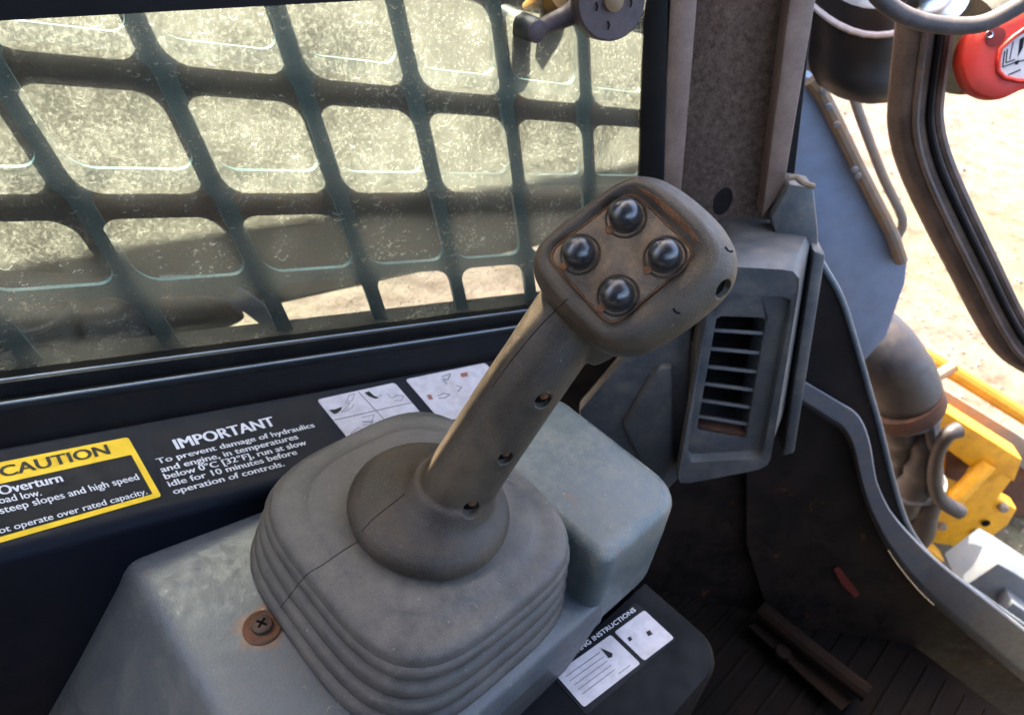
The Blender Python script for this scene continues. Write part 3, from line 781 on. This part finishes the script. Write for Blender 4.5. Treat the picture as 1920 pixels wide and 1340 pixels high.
# faceplate set in the head
fo = [onf(*p, .0) for p in face_px]
def fring(s, h): return [FC+NF*h+(p-FC)*s for p in fp]
face = loft('faceplate', [fring(.99, -.004), fring(.985, .0002), fring(.965, .0007), fring(.93, .0009)], M['face'], joy, angle=50)
groove = tube('groove', [FC+NF*.0004+(p-FC)*1.0 for p in fp]+[FC+NF*.0004+(fp[0]-FC)], .00045, M['dirt'], face, seg=6)
# band of caked dirt along the upper right rim
dp = pxpath([(1196, 352), (1228, 372), (1262, 402), (1294, 434), (1310, 454)], 6)
seam = []
for x, y in dp:
    p, n = hit(GB, x, y)
    if p is not None: seam.append((p, n))
if len(seam) > 2:
    rr = []
    for i, (p, n) in enumerate(seam):
        t = (seam[min(i+1, len(seam)-1)][0]-seam[max(i-1, 0)][0]).normalized(); s_ = n.cross(t)
        wd = .0013*math.sin(math.pi*(i+.6)/(len(seam)+.2))+.0003
        rr.append([p+s_*wd, p+s_*wd*.4+n*.00025, p-s_*wd*.4+n*.00025, p-s_*wd, p-n*.0005])
    loft('caked_dirt', rr, M['dirt'], joy)
# buttons
bpx = [(1174, 408), (1088, 477), (1247, 482), (1159, 554)]
button_lbl = ['top button', 'left button', 'right button', 'bottom button']
for i, (x, y) in enumerate(bpx):
    c = onf(x, y, .0008)
    b = lathe('button', c+NF*.0010, NF, [(.0069, 0), (.0070, .0035), (.00685, .0055), (.0063, .0073), (.0053, .0088), (.0039, .0099), (.0022, .0106), (.0006, .0108)], M['button'], joy, 40, angle=80)
    lathe('collar', c-NF*.001, NF, [(.0096, 0), (.0096, .0014), (.0093, .0019), (.0088, .0017), (.0084, .0009), (.0076, .0009), (.0072, .0018)], M['collar'], b, 40)
    # notch in the collar, packed with dirt
    d = (onf(x-26, y+20, .0)-onf(x, y, .0)).normalized(); e = NF.cross(d)
    q = c+d*.0092+NF*.0002
    lathe('dirt_notch', q, NF, [(.0019, 0), (.0018, .0008), (.001, .0011)], M['dirt'], b, 14)
# holes with dirt in the grip and a slot in the head
for i, (p, n, r_) in enumerate(SPOTS):
    lathe('hole_floor', p-n*.0042, n, [(r_*.9, 0), (r_*.85, .0006), (r_*.2, .0008)], M['hole'], grip, 20)
    if i < 3: lathe('dirt_plug', p-n*.0036+(imr*.5-imd*.4)*r_*.6, n, [(r_*.55, -.001), (r_*.5, .0012), (r_*.2, .0022)], M['dirt'], grip, 14)
# small nicks in the head
for x, y in ((1366, 468), (1268, 583), (1275, 634)):
    seam_line('scuff', GB, [(x-6, y-5), (x-2, y+1), (x+3, y+4), (x+7, y+3)], .0005, M['hole'], grip)

# ============================================================ WINDOW LATCH
lt = thing('window_latch', 'black folding window latch with round pivot and stubby grip', 'latch', PD(1140, 60, .562))
nl = (-HVv*.75-Vector((.0, .55, 0))+Vector((0, 0, .25))).normalized()
dcen = PD(1142, 2, .562)
lathe('pivot_disc', dcen-nl*.012, nl, [(.025, 0), (.0262, .003), (.0262, .016), (.025, .018), (.019, .0182), (.004, .0182)], M['latch'], lt, 44)
lathe('pivot_pin', dcen+nl*.006, nl, [(.007, 0), (.007, .004), (.004, .0058)], M['rusty'], lt, 20)
for (x, y) in ((1140, 40), (1118, 5), (1182, -2)):
    c = PPL(x, y, dcen+nl*.0063, nl); tube('tick_mark', [c, c+imd*.003+imr*.001, c+imd*.006], .0006, M['hole'], lt, seg=6)
arm_p = [PD(1095, 12, .568), PD(1060, 32, .568), PD(1030, 44, .564), PD(1006, 58, .558)]
tube('lever_arm', smooth_path(arm_p, 5), lerp_list([.010, .0075, .0065, .006], 5), M['latch'], lt, 14)
tube('grip_roll', [PD(944, 30, .585), PD(946, 31, .584), PD(1000, 56, .552), PD(1004, 58, .551)], [.0075, .0086, .0086, .0075], M['blackpl'], lt, 24)
lathe('roll_end', PD(1006, 59, .550), (PD(1006, 59, .550)-PD(944, 30, .585)), [(.0078, -.001), (.0078, .0015), (.005, .003)], M['latch'], lt, 24)
tube('bracket', [PD(985, 20, .59), PD(1020, 5, .585), PD(1045, -12, .58)], [.005, .012, .014], M['amber'], lt, 14)

# ============================================================ FRONT PILLAR
pil = thing('front_pillar', 'dusty brown cab pillar with carpeted inner lining beside the window', 'pillar', PH(1370, 560, .74))
def slab(name, px, d, thick, mat, parent, bevel=.0015, label=None):
    return prism(name, [PH(x, y, d) for x, y in px], HVv*thick, mat, parent, bevel=bevel, label=label)
slab('window_gasket', [(1207, -60), (1256, -60), (1240, 640), (1190, 640)], .628, .04, M['seal'], pil, .004)
slab('inner_flange', [(1258, -60), (1313, -60), (1262, 560), (1226, 560)], .63, .06, M['pillar'], pil, .004)
slab('lining', [(1308, -60), (1498, -60), (1440, 520), (1266, 520)], .668, .02, M['lining'], pil, .002)
slab('outer_flange', [(1488, -60), (1540, -60), (1470, 355), (1428, 410)], .64, .05, M['pillar'], pil, .002)
slab('pillar_core', [(1290, -70), (1536, -70), (1455, 640), (1262, 640)], .692, .06, M['black'], pil, .002)
for x, y, rx, ry in ((1355, 378, .009, .015),):
    c = PH(x, y, .6675); ring = [c+HT*math.cos(2*math.pi*k/20)*rx+UP*math.sin(2*math.pi*k/20)*ry for k in range(20)]
    prism('lining_hole', ring, HVv*.002, M['vdark'], pil)
prism('foot_plate', [PH(x, y, .63) for x, y in [(1446, 410), (1480, 345), (1526, 352), (1534, 430), (1536, 500), (1462, 470)]], HVv*.03, M['vent'], pil, bevel=.003)
tube('worn_top_edge', [PH(1478, 334, .628), PH(1492, 332, .628), PH(1504, 342, .628), PH(1526, 350, .628)], .0028, M['rusty'], pil, 8)

# ============================================================ AIR VENT
vn = thing('air_vent', 'grey plastic air vent with black louvre slots by the pillar', 'vent', PH(1380, 890, .58))
dV = .560
outer = [(1300, 500), (1534, 505), (1460, 868), (1275, 905)]
hs = [PH(x, y, dV) for x, y in [(1338, 478), (1502, 487), (1440, 866), (1264, 900)]]
topb = [PH(x, y, .665) for x, y in [(1346, 408), (1532, 420), (1480, 760), (1280, 790)]]
# housing as a loft: rounded front rim -> widening -> back
def ringpoly(pts, r, n=64): return resample(round_poly(pts, r, 6), n)
def inset(pts, k):
    c = sum((Vector(p) for p in pts), Vector())/len(pts); return [c+(Vector(p)-c)*k for p in pts]
slot = [PH(x, y, dV) for x, y in [(1344, 592), (1437, 596), (1398, 822), (1306, 806)]]
r_in = ringpoly(slot, .003); r_in_b = [p+HVv*.045 for p in ringpoly(inset(slot, .97), .003)]
frame1 = [PH(x, y, dV) for x, y in [(1330, 548), (1478, 552), (1424, 842), (1288, 850)]]
def al(r, ref):                           # align the start of a resampled ring to a reference ring
    k = min(range(len(r)), key=lambda i: (r[i]-ref[0]).length); return r[k:]+r[:k]
base = ringpoly(hs, .012)
seq = [r_in_b, r_in]
rA = al(ringpoly(inset(slot, 1.05), .004), r_in); seq.append([p-HVv*.001 for p in rA])
rB = al(ringpoly(frame1, .008), r_in); seq.append([p-HVv*.001 for p in rB])
rB2 = al(ringpoly(inset(frame1, 1.04), .009), r_in); seq.append([p-HVv*.010 for p in rB2])
rC = al(ringpoly(inset(hs, .97), .014), r_in); seq.append([p-HVv*.012 for p in rC])
rD = al(base, r_in); seq.append(rD)
rE = al(ringpoly(topb, .014), r_in); seq.append([rD[i].lerp(rE[i], .5) for i in range(64)]); seq.append(rE); seq.append([p+HVv*.03 for p in rE])
loft('housing', seq, M['vent'], vn, cap0=False, cap1=True, angle=40)
prism('duct_back', [p+HVv*.046 for p in inset(slot, 1.1)], HVv*.004, M['vdark'], vn)
for k in range(6):
    t = (k+.9)/6.6; L = slot[0].lerp(slot[3], t); Rr = slot[1].lerp(slot[2], t)
    prism('louver', [L+HVv*.002, Rr+HVv*.002, Rr+HVv*.016-UP*.009, L+HVv*.016-UP*.009], UP*.0042, M['louver'], vn, bevel=.0004)
prism('dirt_heap', [slot[3]+HVv*.001, slot[2]+HVv*.001, slot[2]+HVv*.024, slot[3]+HVv*.024], UP*.006, M['rustbrown'], vn, bevel=.002)

prism('side_flange', [PH(x, y, .612) for x, y in [(1526, 470), (1549, 478), (1490, 850), (1468, 856)]], HVv*.04, M['vent'], vn, bevel=.003)
# duct running from the vent down behind the storage box
dk = thing('air_duct', 'grey plastic duct running from the vent behind the storage box', 'duct', PH(1200, 930, .60))
prism('duct_body', [PH(x, y, .585) for x, y in [(1085, 770), (1180, 660), (1262, 600), (1300, 600), (1282, 890), (1236, 940), (1180, 960), (1100, 900)]], HVv*.02, M['vent'], dk, bevel=.006)
prism('duct_rib', [PH(x, y, .575) for x, y in [(1168, 800), (1235, 690), (1262, 690), (1262, 880), (1232, 930), (1205, 880)]], HVv*.03, M['vent'], dk, bevel=.005)

# ============================================================ CAB FRONT CORNER (dark sheet with curved lip)
cf = thing('cab_front_panel', 'dark cab front corner sheet with a curved worn grey lip', 'panel', PH(1620, 1400, .66))
dPn = .685
edge = pxpath([(1462, 330), (1505, 430), (1545, 500), (1578, 560), (1608, 655), (1636, 752), (1651, 804), (1677, 909), (1706, 991), (1758, 1055), (1846, 1119), (1920, 1171), (1980, 1215)], 4)
poly = [PH(x, y, dPn) for x, y in edge]+[PH(x, y, dPn) for x, y in [(1990, 1560), (1700, 1560), (1470, 1240), (1400, 1020), (1400, 400)]]
prism('corner_sheet', poly, HVv*.006, M['panel'], cf, smooth=False)
tube('edge_bead', [PH(x, y, dPn-.001) for x, y in edge], .0035, M['ridge'], cf, 8)
LP = [(1480, 722, 20), (1520, 745, 20), (1560, 770, 21), (1592, 792, 22), (1612, 832, 19), (1628, 905, 16), (1652, 965, 19), (1692, 1025, 27), (1745, 1083, 33), (1810, 1138, 36), (1880, 1195, 38), (1970, 1268, 40)]
lipc = pxpath([(a, b) for a, b, c in LP], 5); lipw = lerp_list([c for a, b, c in LP], 5)
rings = []
for i, (x, y) in enumerate(lipc):
    x2, y2 = lipc[min(i+1, len(lipc)-1)]; x1, y1 = lipc[max(i-1, 0)]
    tx, ty = x2-x1, y2-y1; l = math.hypot(tx, ty); nx, ny = -ty/l, tx/l; wd = lipw[i]
    q = []
    for a, dz in ((-1.05, .0), (-1.0, -.016), (-.9, -.0185), (.55, -.0165), (.68, -.0145), (.95, -.002), (1.0, .003)):
        q.append(PH(x+nx*wd*a, y+ny*wd*a, dPn+dz-.004))
    rings.append(q)
loft('curved_lip', rings, M['lip'], cf, angle=22)
tube('lip_highlight', [r[-2]-HVv*.002 for r, (x, y) in zip(rings, lipc) if 1682 < x < 1775], .0013, M['chrome'], cf, 8)  # bright tube standing in for the sliver of highlight on the lip
# inner dark wall between the panel and the duct, closing the footwell
fw = prism('footwell_wall', [PH(1010, 640, .70), PH(1480, 640, .70), PH(1500, 1240, .70), PH(1010, 1240, .70)], HVv*.01, M['panel']); struct(fw)
tagm = thing('red_tag', 'small worn red tag stuck on the dark footwell panel', 'tag', PH(1587, 1118, dPn-.004))
prism('tag_strip', round_poly([PH(1562, 1064, dPn-.002), PH(1574, 1062, dPn-.002), PH(1588, 1082, dPn-.002), PH(1612, 1112, dPn-.002), PH(1604, 1120, dPn-.002), PH(1578, 1094, dPn-.002)], .004, 4), -HVv*.001, M['redtag'], tagm)
# pedal on the floor
zf = -.985
pd = thing('foot_pedal', 'dark foot pedal bar on the shaded cab floor', 'pedal', PZ(1520, 1250, zf))
prism('pedal_plate', [PZ(x, y, zf+.03) for x, y in [(1400, 1175), (1450, 1150), (1625, 1290), (1575, 1335)]], (0, 0, .006), M['pedal'], pd, bevel=.002)
tube('pedal_bar', [PZ(1425, 1140, zf+.06), PZ(1520, 1218, zf+.06), PZ(1625, 1300, zf+.06)], .014, M['pedal'], pd, 10)
prism('pedal_bracket', [PZ(x, y, zf) for x, y in [(1440, 1200), (1480, 1190), (1590, 1290), (1550, 1310)]], (0, 0, .03), M['pedal'], pd)
bs = lathe('floor_plug', PZ(1345, 1040, zf), UP, [(.03, 0), (.03, .008), (.024, .012), (.004, .012)], M['pedal']); tag(bs, 'round brown plug in the shaded footwell floor', 'plug')
bs2 = lathe('floor_bolt', PZ(1466, 1225, zf+.036), UP, [(.012, 0), (.012, .008), (.002, .010)], M['pedal']); tag(bs2, 'small rusty bolt head on the foot pedal', 'bolt')

# ============================================================ OUTSIDE, FRONT
def hprism(name, px, d, thick, mat, parent, bevel=.004, **k):
    return prism(name, [PH(x, y, d) for x, y in px], HVv*thick, mat, parent, bevel=bevel, **k)
tw = thing('loader_arm_front', 'blue grey loader arm with riveted rusty edge outside the cab', 'loader arm', PH(1620, 640, 1.15))
hprism('arm_plate', [(1500, 140), (1532, 150), (1560, 200), (1640, 350), (1702, 490), (1698, 530), (1662, 632), (1610, 690), (1560, 600), (1440, 330)], 1.15, .05, M['tower'], tw)
tube('edge_rail', smooth_path([PH(1520, 150, 1.14), PH(1548, 190, 1.14), PH(1612, 320, 1.14), PH(1668, 430, 1.14), PH(1690, 490, 1.14)], 4), .011, M['rusty'], tw, 10)
tube('outer_rail', smooth_path([PH(1596, 160, 1.22), PH(1610, 210, 1.22), PH(1655, 330, 1.22), PH(1692, 410, 1.22), PH(1682, 445, 1.22)], 4), .008, M['rusty'], tw, 10)
for x, y in ((1543, 172), (1553, 200), (1568, 234), (1602, 318), (1608, 330)):
    lathe('rivet', PH(x, y, 1.128), -HVv, [(.006, 0), (.005, .003), (.002, .004)], M['palesteel'], tw, 12)
# black cup-shaped lamp housing
lh = thing('lamp_housing', 'black moulded lamp housing behind the pillar', 'lamp', PH(1605, 190, 1.02))
rings = []
for (yy, k, wd) in ((-20, 0, .074), (30, .1, .072), (80, .3, .070), (96, .4, .066), (120, .5, .068), (150, .7, .064), (172, .85, .054), (184, 1, .03)):
    c = PH(1606-4*k, yy, 1.02)
    rings.append([c+HT*math.cos(2*math.pi*q/28)*wd+HVv*math.sin(2*math.pi*q/28)*wd*.7+UP*(.012*math.cos(4*math.pi*q/28)*(1-k)) for q in range(28)])
loft('housing', rings, M['blackpl'], lh, cap1=True, angle=60)
tube('rim', [p for p in rings[1]]+[rings[1][0]], .004, M['white'], lh, 8)
# bent door bar with rubber profile
db = thing('door_bar', 'bent dark steel door bar with ribbed rubber edge', 'bar', PH(1900, 690, .80))
barp = smooth_path([PH(1738, -60, .80), PH(1726, 60, .80), PH(1712, 180, .80), PH(1712, 235, .80), PH(1728, 300, .80), PH(1765, 385, .80), PH(1822, 500, .80), PH(1872, 598, .80), PH(1912, 650, .79), PH(1985, 690, .77)], 6)
tube('bar', barp, .024, M['steel'], db, up=HT, prof=[(math.cos(2*math.pi*k/28)*(1+.05*math.cos(2*math.pi*k/28*6)), math.sin(2*math.pi*k/28)*.9) for k in range(28)], angle=60)
for off, rr, mt in ((.021, .006, 'steel'), (.010, .004, 'seal'), (-.004, .0035, 'steel')):
    pts = []
    for i, p in enumerate(barp):
        t = (barp[min(i+1, len(barp)-1)]-barp[max(i-1, 0)]).normalized(); s_ = t.cross(HVv).normalized()
        if s_.dot(HT) < 0: s_ = -s_
        pts.append(p+s_*off-HVv*math.sqrt(max(.024**2-off**2, 0)))
    tube('rubber_rib', pts, rr, M[mt], db, 8)
# grey cable hanging across
tag(tube('cable', smooth_path([PH(1620, -40, .70), PH(1660, 6, .70), PH(1712, 36, .70), PH(1772, 48, .70), PH(1836, 46, .70), PH(1888, 24, .70), PH(1960, -20, .70)], 6), .0075, M['cable'], None, 12), 'grey cable looping in front of the door bar', 'cable')
# red release handle with warning sticker and amber beacon body behind it
rh = thing('release_handle', 'red plastic release handle with white warning pictogram', 'handle', PH(1880, 180, .74))
rc = PH(1905, 95, .74); rn = (-HVv*.93+HT*-.18+UP*.3).normalized()
rx_ = (HT-rn*HT.dot(rn)).normalized(); ry_ = rn.cross(rx_)
def onr(px, py, h=0.): return PPL(px, py, rc+rn*h, rn)
rp = [(1800, 120), (1806, 85), (1825, 55), (1860, 36), (1905, 16), (1960, 0), (2010, 40), (2010, 130), (1960, 160), (1920, 168), (1880, 186), (1846, 184), (1815, 165)]
rpp = resample(smooth_path([onr(*p) for p in rp]+[onr(*rp[0])], 5)[:-1], 60)
cr = sum(rpp, Vector())/60
rings = [[cr+(p-cr)*.96-rn*.028 for p in rpp], [cr+(p-cr)*1.0-rn*.02 for p in rpp], [p-rn*.006 for p in rpp], [cr+(p-cr)*.975-rn*.0015 for p in rpp], [cr+(p-cr)*.93 for p in rpp], [cr+(p-cr)*.6 for p in rpp]]
loft('handle_body', rings, M['redpl'], rh, angle=60)
sp_ = [(1872, 112), (1876, 92), (1900, 70), (1925, 52), (1970, 40), (1970, 150), (1910, 152), (1884, 146), (1872, 134)]
st = prism('warning_sticker', round_poly([onr(x, y, .0012) for x, y in sp_], .003, 3), -rn*.0012, M['white'], rh, smooth=False, label='white sticker with black warning pictogram')
tube('sticker_rim', [onr(x, y, .001) for x, y in sp_]+[onr(*sp_[0], .001)], .0022, M['redpl'], rh, 8)
parts = []
def rstroke(pts, wd):
    for a, b in zip(pts[:-1], pts[1:]):
        A, B = onr(*a, .0014), onr(*b, .0014); s_ = rn.cross(B-A).normalized()*wd/2
        parts.append(([A-s_, B-s_, B+s_, A+s_], [(0, 1, 2, 3)]))
rstroke([(1884, 96), (1880, 126), (1902, 118), (1925, 112)], .0011); rstroke([(1889, 92), (1886, 118), (1903, 112)], .0011)
rstroke([(1900, 78), (1893, 112)], .0009); rstroke([(1890, 141), (1914, 131)], .0012); rstroke([(1905, 70), (1925, 58)], .001)
parts.append(([onr(1912, 74, .0014), onr(1922, 68, .0014), onr(1918, 90, .0014), onr(1908, 108, .0014)], [(0, 1, 2, 3)]))
parts.append(([onr(1902, 116, .0014), onr(1911, 112, .0014), onr(1909, 121, .0014), onr(1903, 122, .0014)], [(0, 1, 2, 3)]))
vs, fs = merge(parts); mesh('pictogram', vs, fs, M['inkblack'], st, smooth=False)
c = onr(1866, 69, .0004); lathe('screw_recess', c, rn, [(.0085, 0), (.0085, .0006), (.006, .0009), (.001, .0009)], dusty('red_recess', '#7c1a12', '#8a4a36', .2, .6), rh, 24)
tube('screw_ring', [onr(1855, 65, .0016)+(rx_*math.cos(k*math.pi/6)+ry_*math.sin(k*math.pi/6))*.0028 for k in range(13)], .0008, M['chrome'], rh, 6)
bc_ = thing('beacon', 'amber and black round beacon body behind the red handle', 'beacon', PH(1850, 150, .82))
ax_ = (HT*.9+HVv*.45+UP*.2).normalized(); b0 = PH(1795, 118, .83)+UP*.02
lathe('drum', b0, ax_, [(.046, -.012), (.050, -.008), (.052, .0), (.052, .022), (.048, .026), (.048, .03), (.055, .036), (.055, .09)], M['olive'], bc_, 40)
lathe('amber_lens', b0+ax_*-.006+HVv*.03+UP*.018, ax_, [(.052, 0), (.055, .004), (.055, .10), (.05, .11)], M['amber'], bc_, 40)
lathe('chrome_knob', PH(1765, -6, .77), (-HVv+UP*.4), [(.018, -.03), (.026, -.018), (.028, -.004), (.024, .006), (.012, .011), (.003, .012)], M['chrome'], bc_, 28)

# hydraulic hose, coupler, bucket, step
hz = thing('hydraulic_hose', 'dusty black hydraulic hose with ribbed sleeve beside the cab', 'hose', PH(1690, 990, 1.30))
def bump_tube(name, pts, rads, n, mat, parent):
    return tube(name, smooth_path(pts, n), lerp_list(rads, n), mat, parent, 24)
bump_tube('sleeve', [PH(1618, 628, 1.33), PH(1648, 662, 1.30), PH(1678, 700, 1.29), PH(1696, 736, 1.28), PH(1702, 760, 1.28)], [.078, .082, .080, .076, .070], 4, M['hose'], hz)
tube('sleeve_band', [PH(1690, 742, 1.28), PH(1700, 764, 1.28)], [.084, .083], M['rustbrown'], hz, 28)
hp2 = smooth_path([PH(1698, 764, 1.28), PH(1710, 820, 1.27), PH(1714, 880, 1.27), PH(1708, 940, 1.27), PH(1690, 1010, 1.28)], 10)
for q in range(3):                       # three hoses twisted into one bundle
    pts = []
    for i, p in enumerate(hp2):
        a = i*.085+q*2.094; pts.append(p+(HT*math.cos(a)-HVv*math.sin(a))*.034)
    tube('bundled_hose', pts, [.036+.003*math.sin(i*.9+q) for i in range(len(pts))], M['hose'], hz, 18)
bump_tube('clamp_loop', [PH(1796, 806, 1.20), PH(1776, 816, 1.19), PH(1758, 850, 1.19), PH(1752, 900, 1.19), PH(1764, 936, 1.19), PH(1798, 958, 1.20)], [.018, .016, .014, .015, .017, .019], 5, M['hose'], hz)
lathe('hose_end', PH(1626, 622, 1.30), (UP*.8-HVv*.4), [(.03, 0), (.034, .01), (.030, .03), (.006, .034)], M['palesteel'], hz, 20)
tube('feed_line', smooth_path([PH(1690, 960, 1.24), PH(1735, 930, 1.24), PH(1752, 880, 1.22), PH(1745, 810, 1.22), PH(1735, 770, 1.24)], 6), .012, M['cable'], hz, 12)
for k in (3, 24):
    q = hp2[min(k, len(hp2)-2)]; t = (hp2[min(k+1, len(hp2)-1)]-q).normalized()
    tube('hose_clamp', [q-t*.006, q+t*.006], .071, M['palesteel'], hz, 24)
cp = thing('attachment_coupler', 'yellow steel attachment coupler plate with pins at the front', 'coupler', PH(1830, 1090, 1.45))
hprism('coupler_plate', [(1600, 720), (1745, 760), (1905, 860), (1912, 880), (1872, 935), (1908, 955), (1890, 985), (1848, 1015), (1842, 1030), (1800, 1020), (1782, 1050), (1800, 1100), (1740, 1070), (1600, 960)], 1.45, .05, M['yellow'], cp, .006)
hprism('coupler_rib', [(1755, 760), (1918, 862), (1902, 905), (1880, 890), (1858, 905), (1745, 820)], 1.40, .06, M['yellow'], cp, .006)
tube('coupler_pin', [PH(1790, 935, 1.36), PH(1852, 868, 1.40)], .022, M['yellow'], cp, 16)
hprism('slot', [(1775, 850), (1810, 838), (1822, 868), (1800, 905), (1772, 895)], 1.445, .006, M['rustbrown'], cp, .003)
for x, y in ((1848, 980), (1830, 998)):
    lathe('bolt_hole', PH(x, y, 1.444), -HVv, [(.012, 0), (.012, .003), (.002, .003)], M['hole'], cp, 16)
hprism('lower_hook', [(1700, 1010), (1752, 1035), (1790, 1070), (1808, 1105), (1790, 1110), (1740, 1075), (1690, 1040)], 1.38, .05, M['yellow'], cp, .005)
hprism('side_rib', [(1700, 940), (1760, 905), (1775, 925), (1720, 985)], 1.38, .06, M['yellow'], cp, .005)
for x, y in ((1812, 905), (1880, 950), (1765, 985), (1722, 1020)):
    lathe('bolt', PH(x, y, 1.445), -HVv, [(.013, -.01), (.013, .010), (.010, .013), (.002, .013)], M['rusty'], cp, 8)
bk = thing('bucket', 'rusty brown bucket back with worn pale top edge ahead of the coupler', 'bucket', PH(1880, 1000, 1.75))
hprism('back_plate', [(1760, 740), (2050, 900), (2050, 1190), (1760, 1120)], 1.62, .03, M['rustbrown'], bk)
hprism('top_edge', [(1640, 690), (1690, 700), (1920, 850), (1960, 880), (1960, 905), (1900, 868), (1735, 765), (1620, 730)], 1.60, .06, M['palesteel'], bk)
tube('yellow_rim', [PH(1660, 630, 1.72), PH(1720, 660, 1.72), PH(1800, 705, 1.72), PH(1960, 805, 1.72)], .024, M['yellow'], bk, 10)
tube('cross_rod', [PH(1725, 725, 1.62), PH(1790, 685, 1.66)], .016, M['rusty'], bk, 10)
hprism('wear_strip', [(1735, 742), (1770, 730), (1905, 812), (1960, 850), (1960, 870), (1890, 850)], 1.585, .012, M['rusty'], bk)
for x, y in ((1840, 1010), (1880, 1000), (1905, 1050)):
    lathe('plug', PH(x, y, 1.618), -HVv, [(.03, -.004), (.03, .004), (.02, .012), (.004, .014)], M['rusty'], bk, 16)
stp = thing('entry_step', 'pale grey painted entry step at the cab front', 'step', PH(1880, 1190, 1.0))
hprism('step_top', [(1800, 1105), (1872, 1056), (1905, 1075), (1990, 1130), (1990, 1230), (1920, 1195)], 1.02, .10, M['greystep'], stp, .006)
hprism('step_cap', [(1880, 1150), (1900, 1130), (1990, 1190), (1990, 1245)], .98, .05, M['greystep'], stp, .006)

# ============================================================ OUTSIDE, LEFT: lift arm and what shows below it
la = thing('lift_arm', 'dark dusty lift arm beam running along outside the side window', 'lift arm', (.6, .72, CZ-.55))
ud = Vector((.986, -.167, 0)); od = Vector((.167, .986, 0)); a0 = Vector((.44, .699, CZ)); ZT = -.238+S.z*.305/S.dot(NWv)
def lap(t, o, z): return a0+ud*t+od*o+UP*z
rg = [[lap(t, o, z) for o, z in ((0, -.548), (.012, -.560), (.17, -.560), (.18, -.545), (.18, ZT-.012), (.17, ZT), (.012, ZT), (0, ZT-.012))] for t in (-1.3, -.3, .7, 1.0)]
loft('beam', rg, M['arm'], la, angle=30)
prism('weld_plate', [lap(-.28, -.008, -.32), lap(-.02, -.008, -.36), lap(-.02, -.008, -.44), lap(-.28, -.008, -.42)], od*.008, M['rustbrown'], la, bevel=.003)
tube('grease_boss', [lap(.06, -.02, -.40), lap(.06, .01, -.40)], .022, M['rustbrown'], la, 18)
for k, (x0, y0, x1, y1) in enumerate(((835, 470, 872, 425), (830, 450, 860, 432))):
    pass
hs_ = thing('track_fender', 'pale curved fender strip over dark undercarriage seen low through the window', 'fender', PN(420, 600, .70))
fpth = smooth_path([PN(300, 536, .72), PN(360, 535, .72), (PN(420, 544, .72)), PN(470, 572, .72), PN(530, 622, .72)], 5)
tube('fender_strip', fpth, .010, M['palesteel'], hs_, 10, prof=[(1.0, .5), (-1.0, .5), (-1.0, -.5), (1.0, -.5)])
uc = thing('undercarriage', 'dark dirty undercarriage block below the lift arm', 'undercarriage', PN(250, 700, .76))
prism('block', [PN(x, y, .76) for x, y in [(-120, 520), (300, 545), (420, 560), (470, 600), (420, 625), (280, 650), (260, 760), (-120, 780)]], NWv*.2, M['arm'], uc, bevel=.01)
for k in range(14):
    x0 = -.75+k*.1
    prism('track_lug', [(x0, .47, CZ-.80), (x0+.06, .47, CZ-.80), (x0+.06, .88, CZ-.80), (x0, .88, CZ-.80)], (0, 0, .025), M['hose'], uc, bevel=.004)
prism('rubber_track', [(-.8, .47, CZ-.80), (.66, .47, CZ-.80), (.66, .88, CZ-.80), (-.8, .88, CZ-.80)], (0, 0, -.70), M['hose'], uc, bevel=.03)
for k in range(2):
    c0 = PN(62+k*140, 585-k*12, .735); c1 = PN(100+k*120, 660-k*20, .735)
    pts = [c0.lerp(c1, q/24) for q in range(25)]
    tube('ribbed_hose', pts, [.030+(.003 if q % 2 else 0) for q in range(25)], M['hose'], uc, 16)
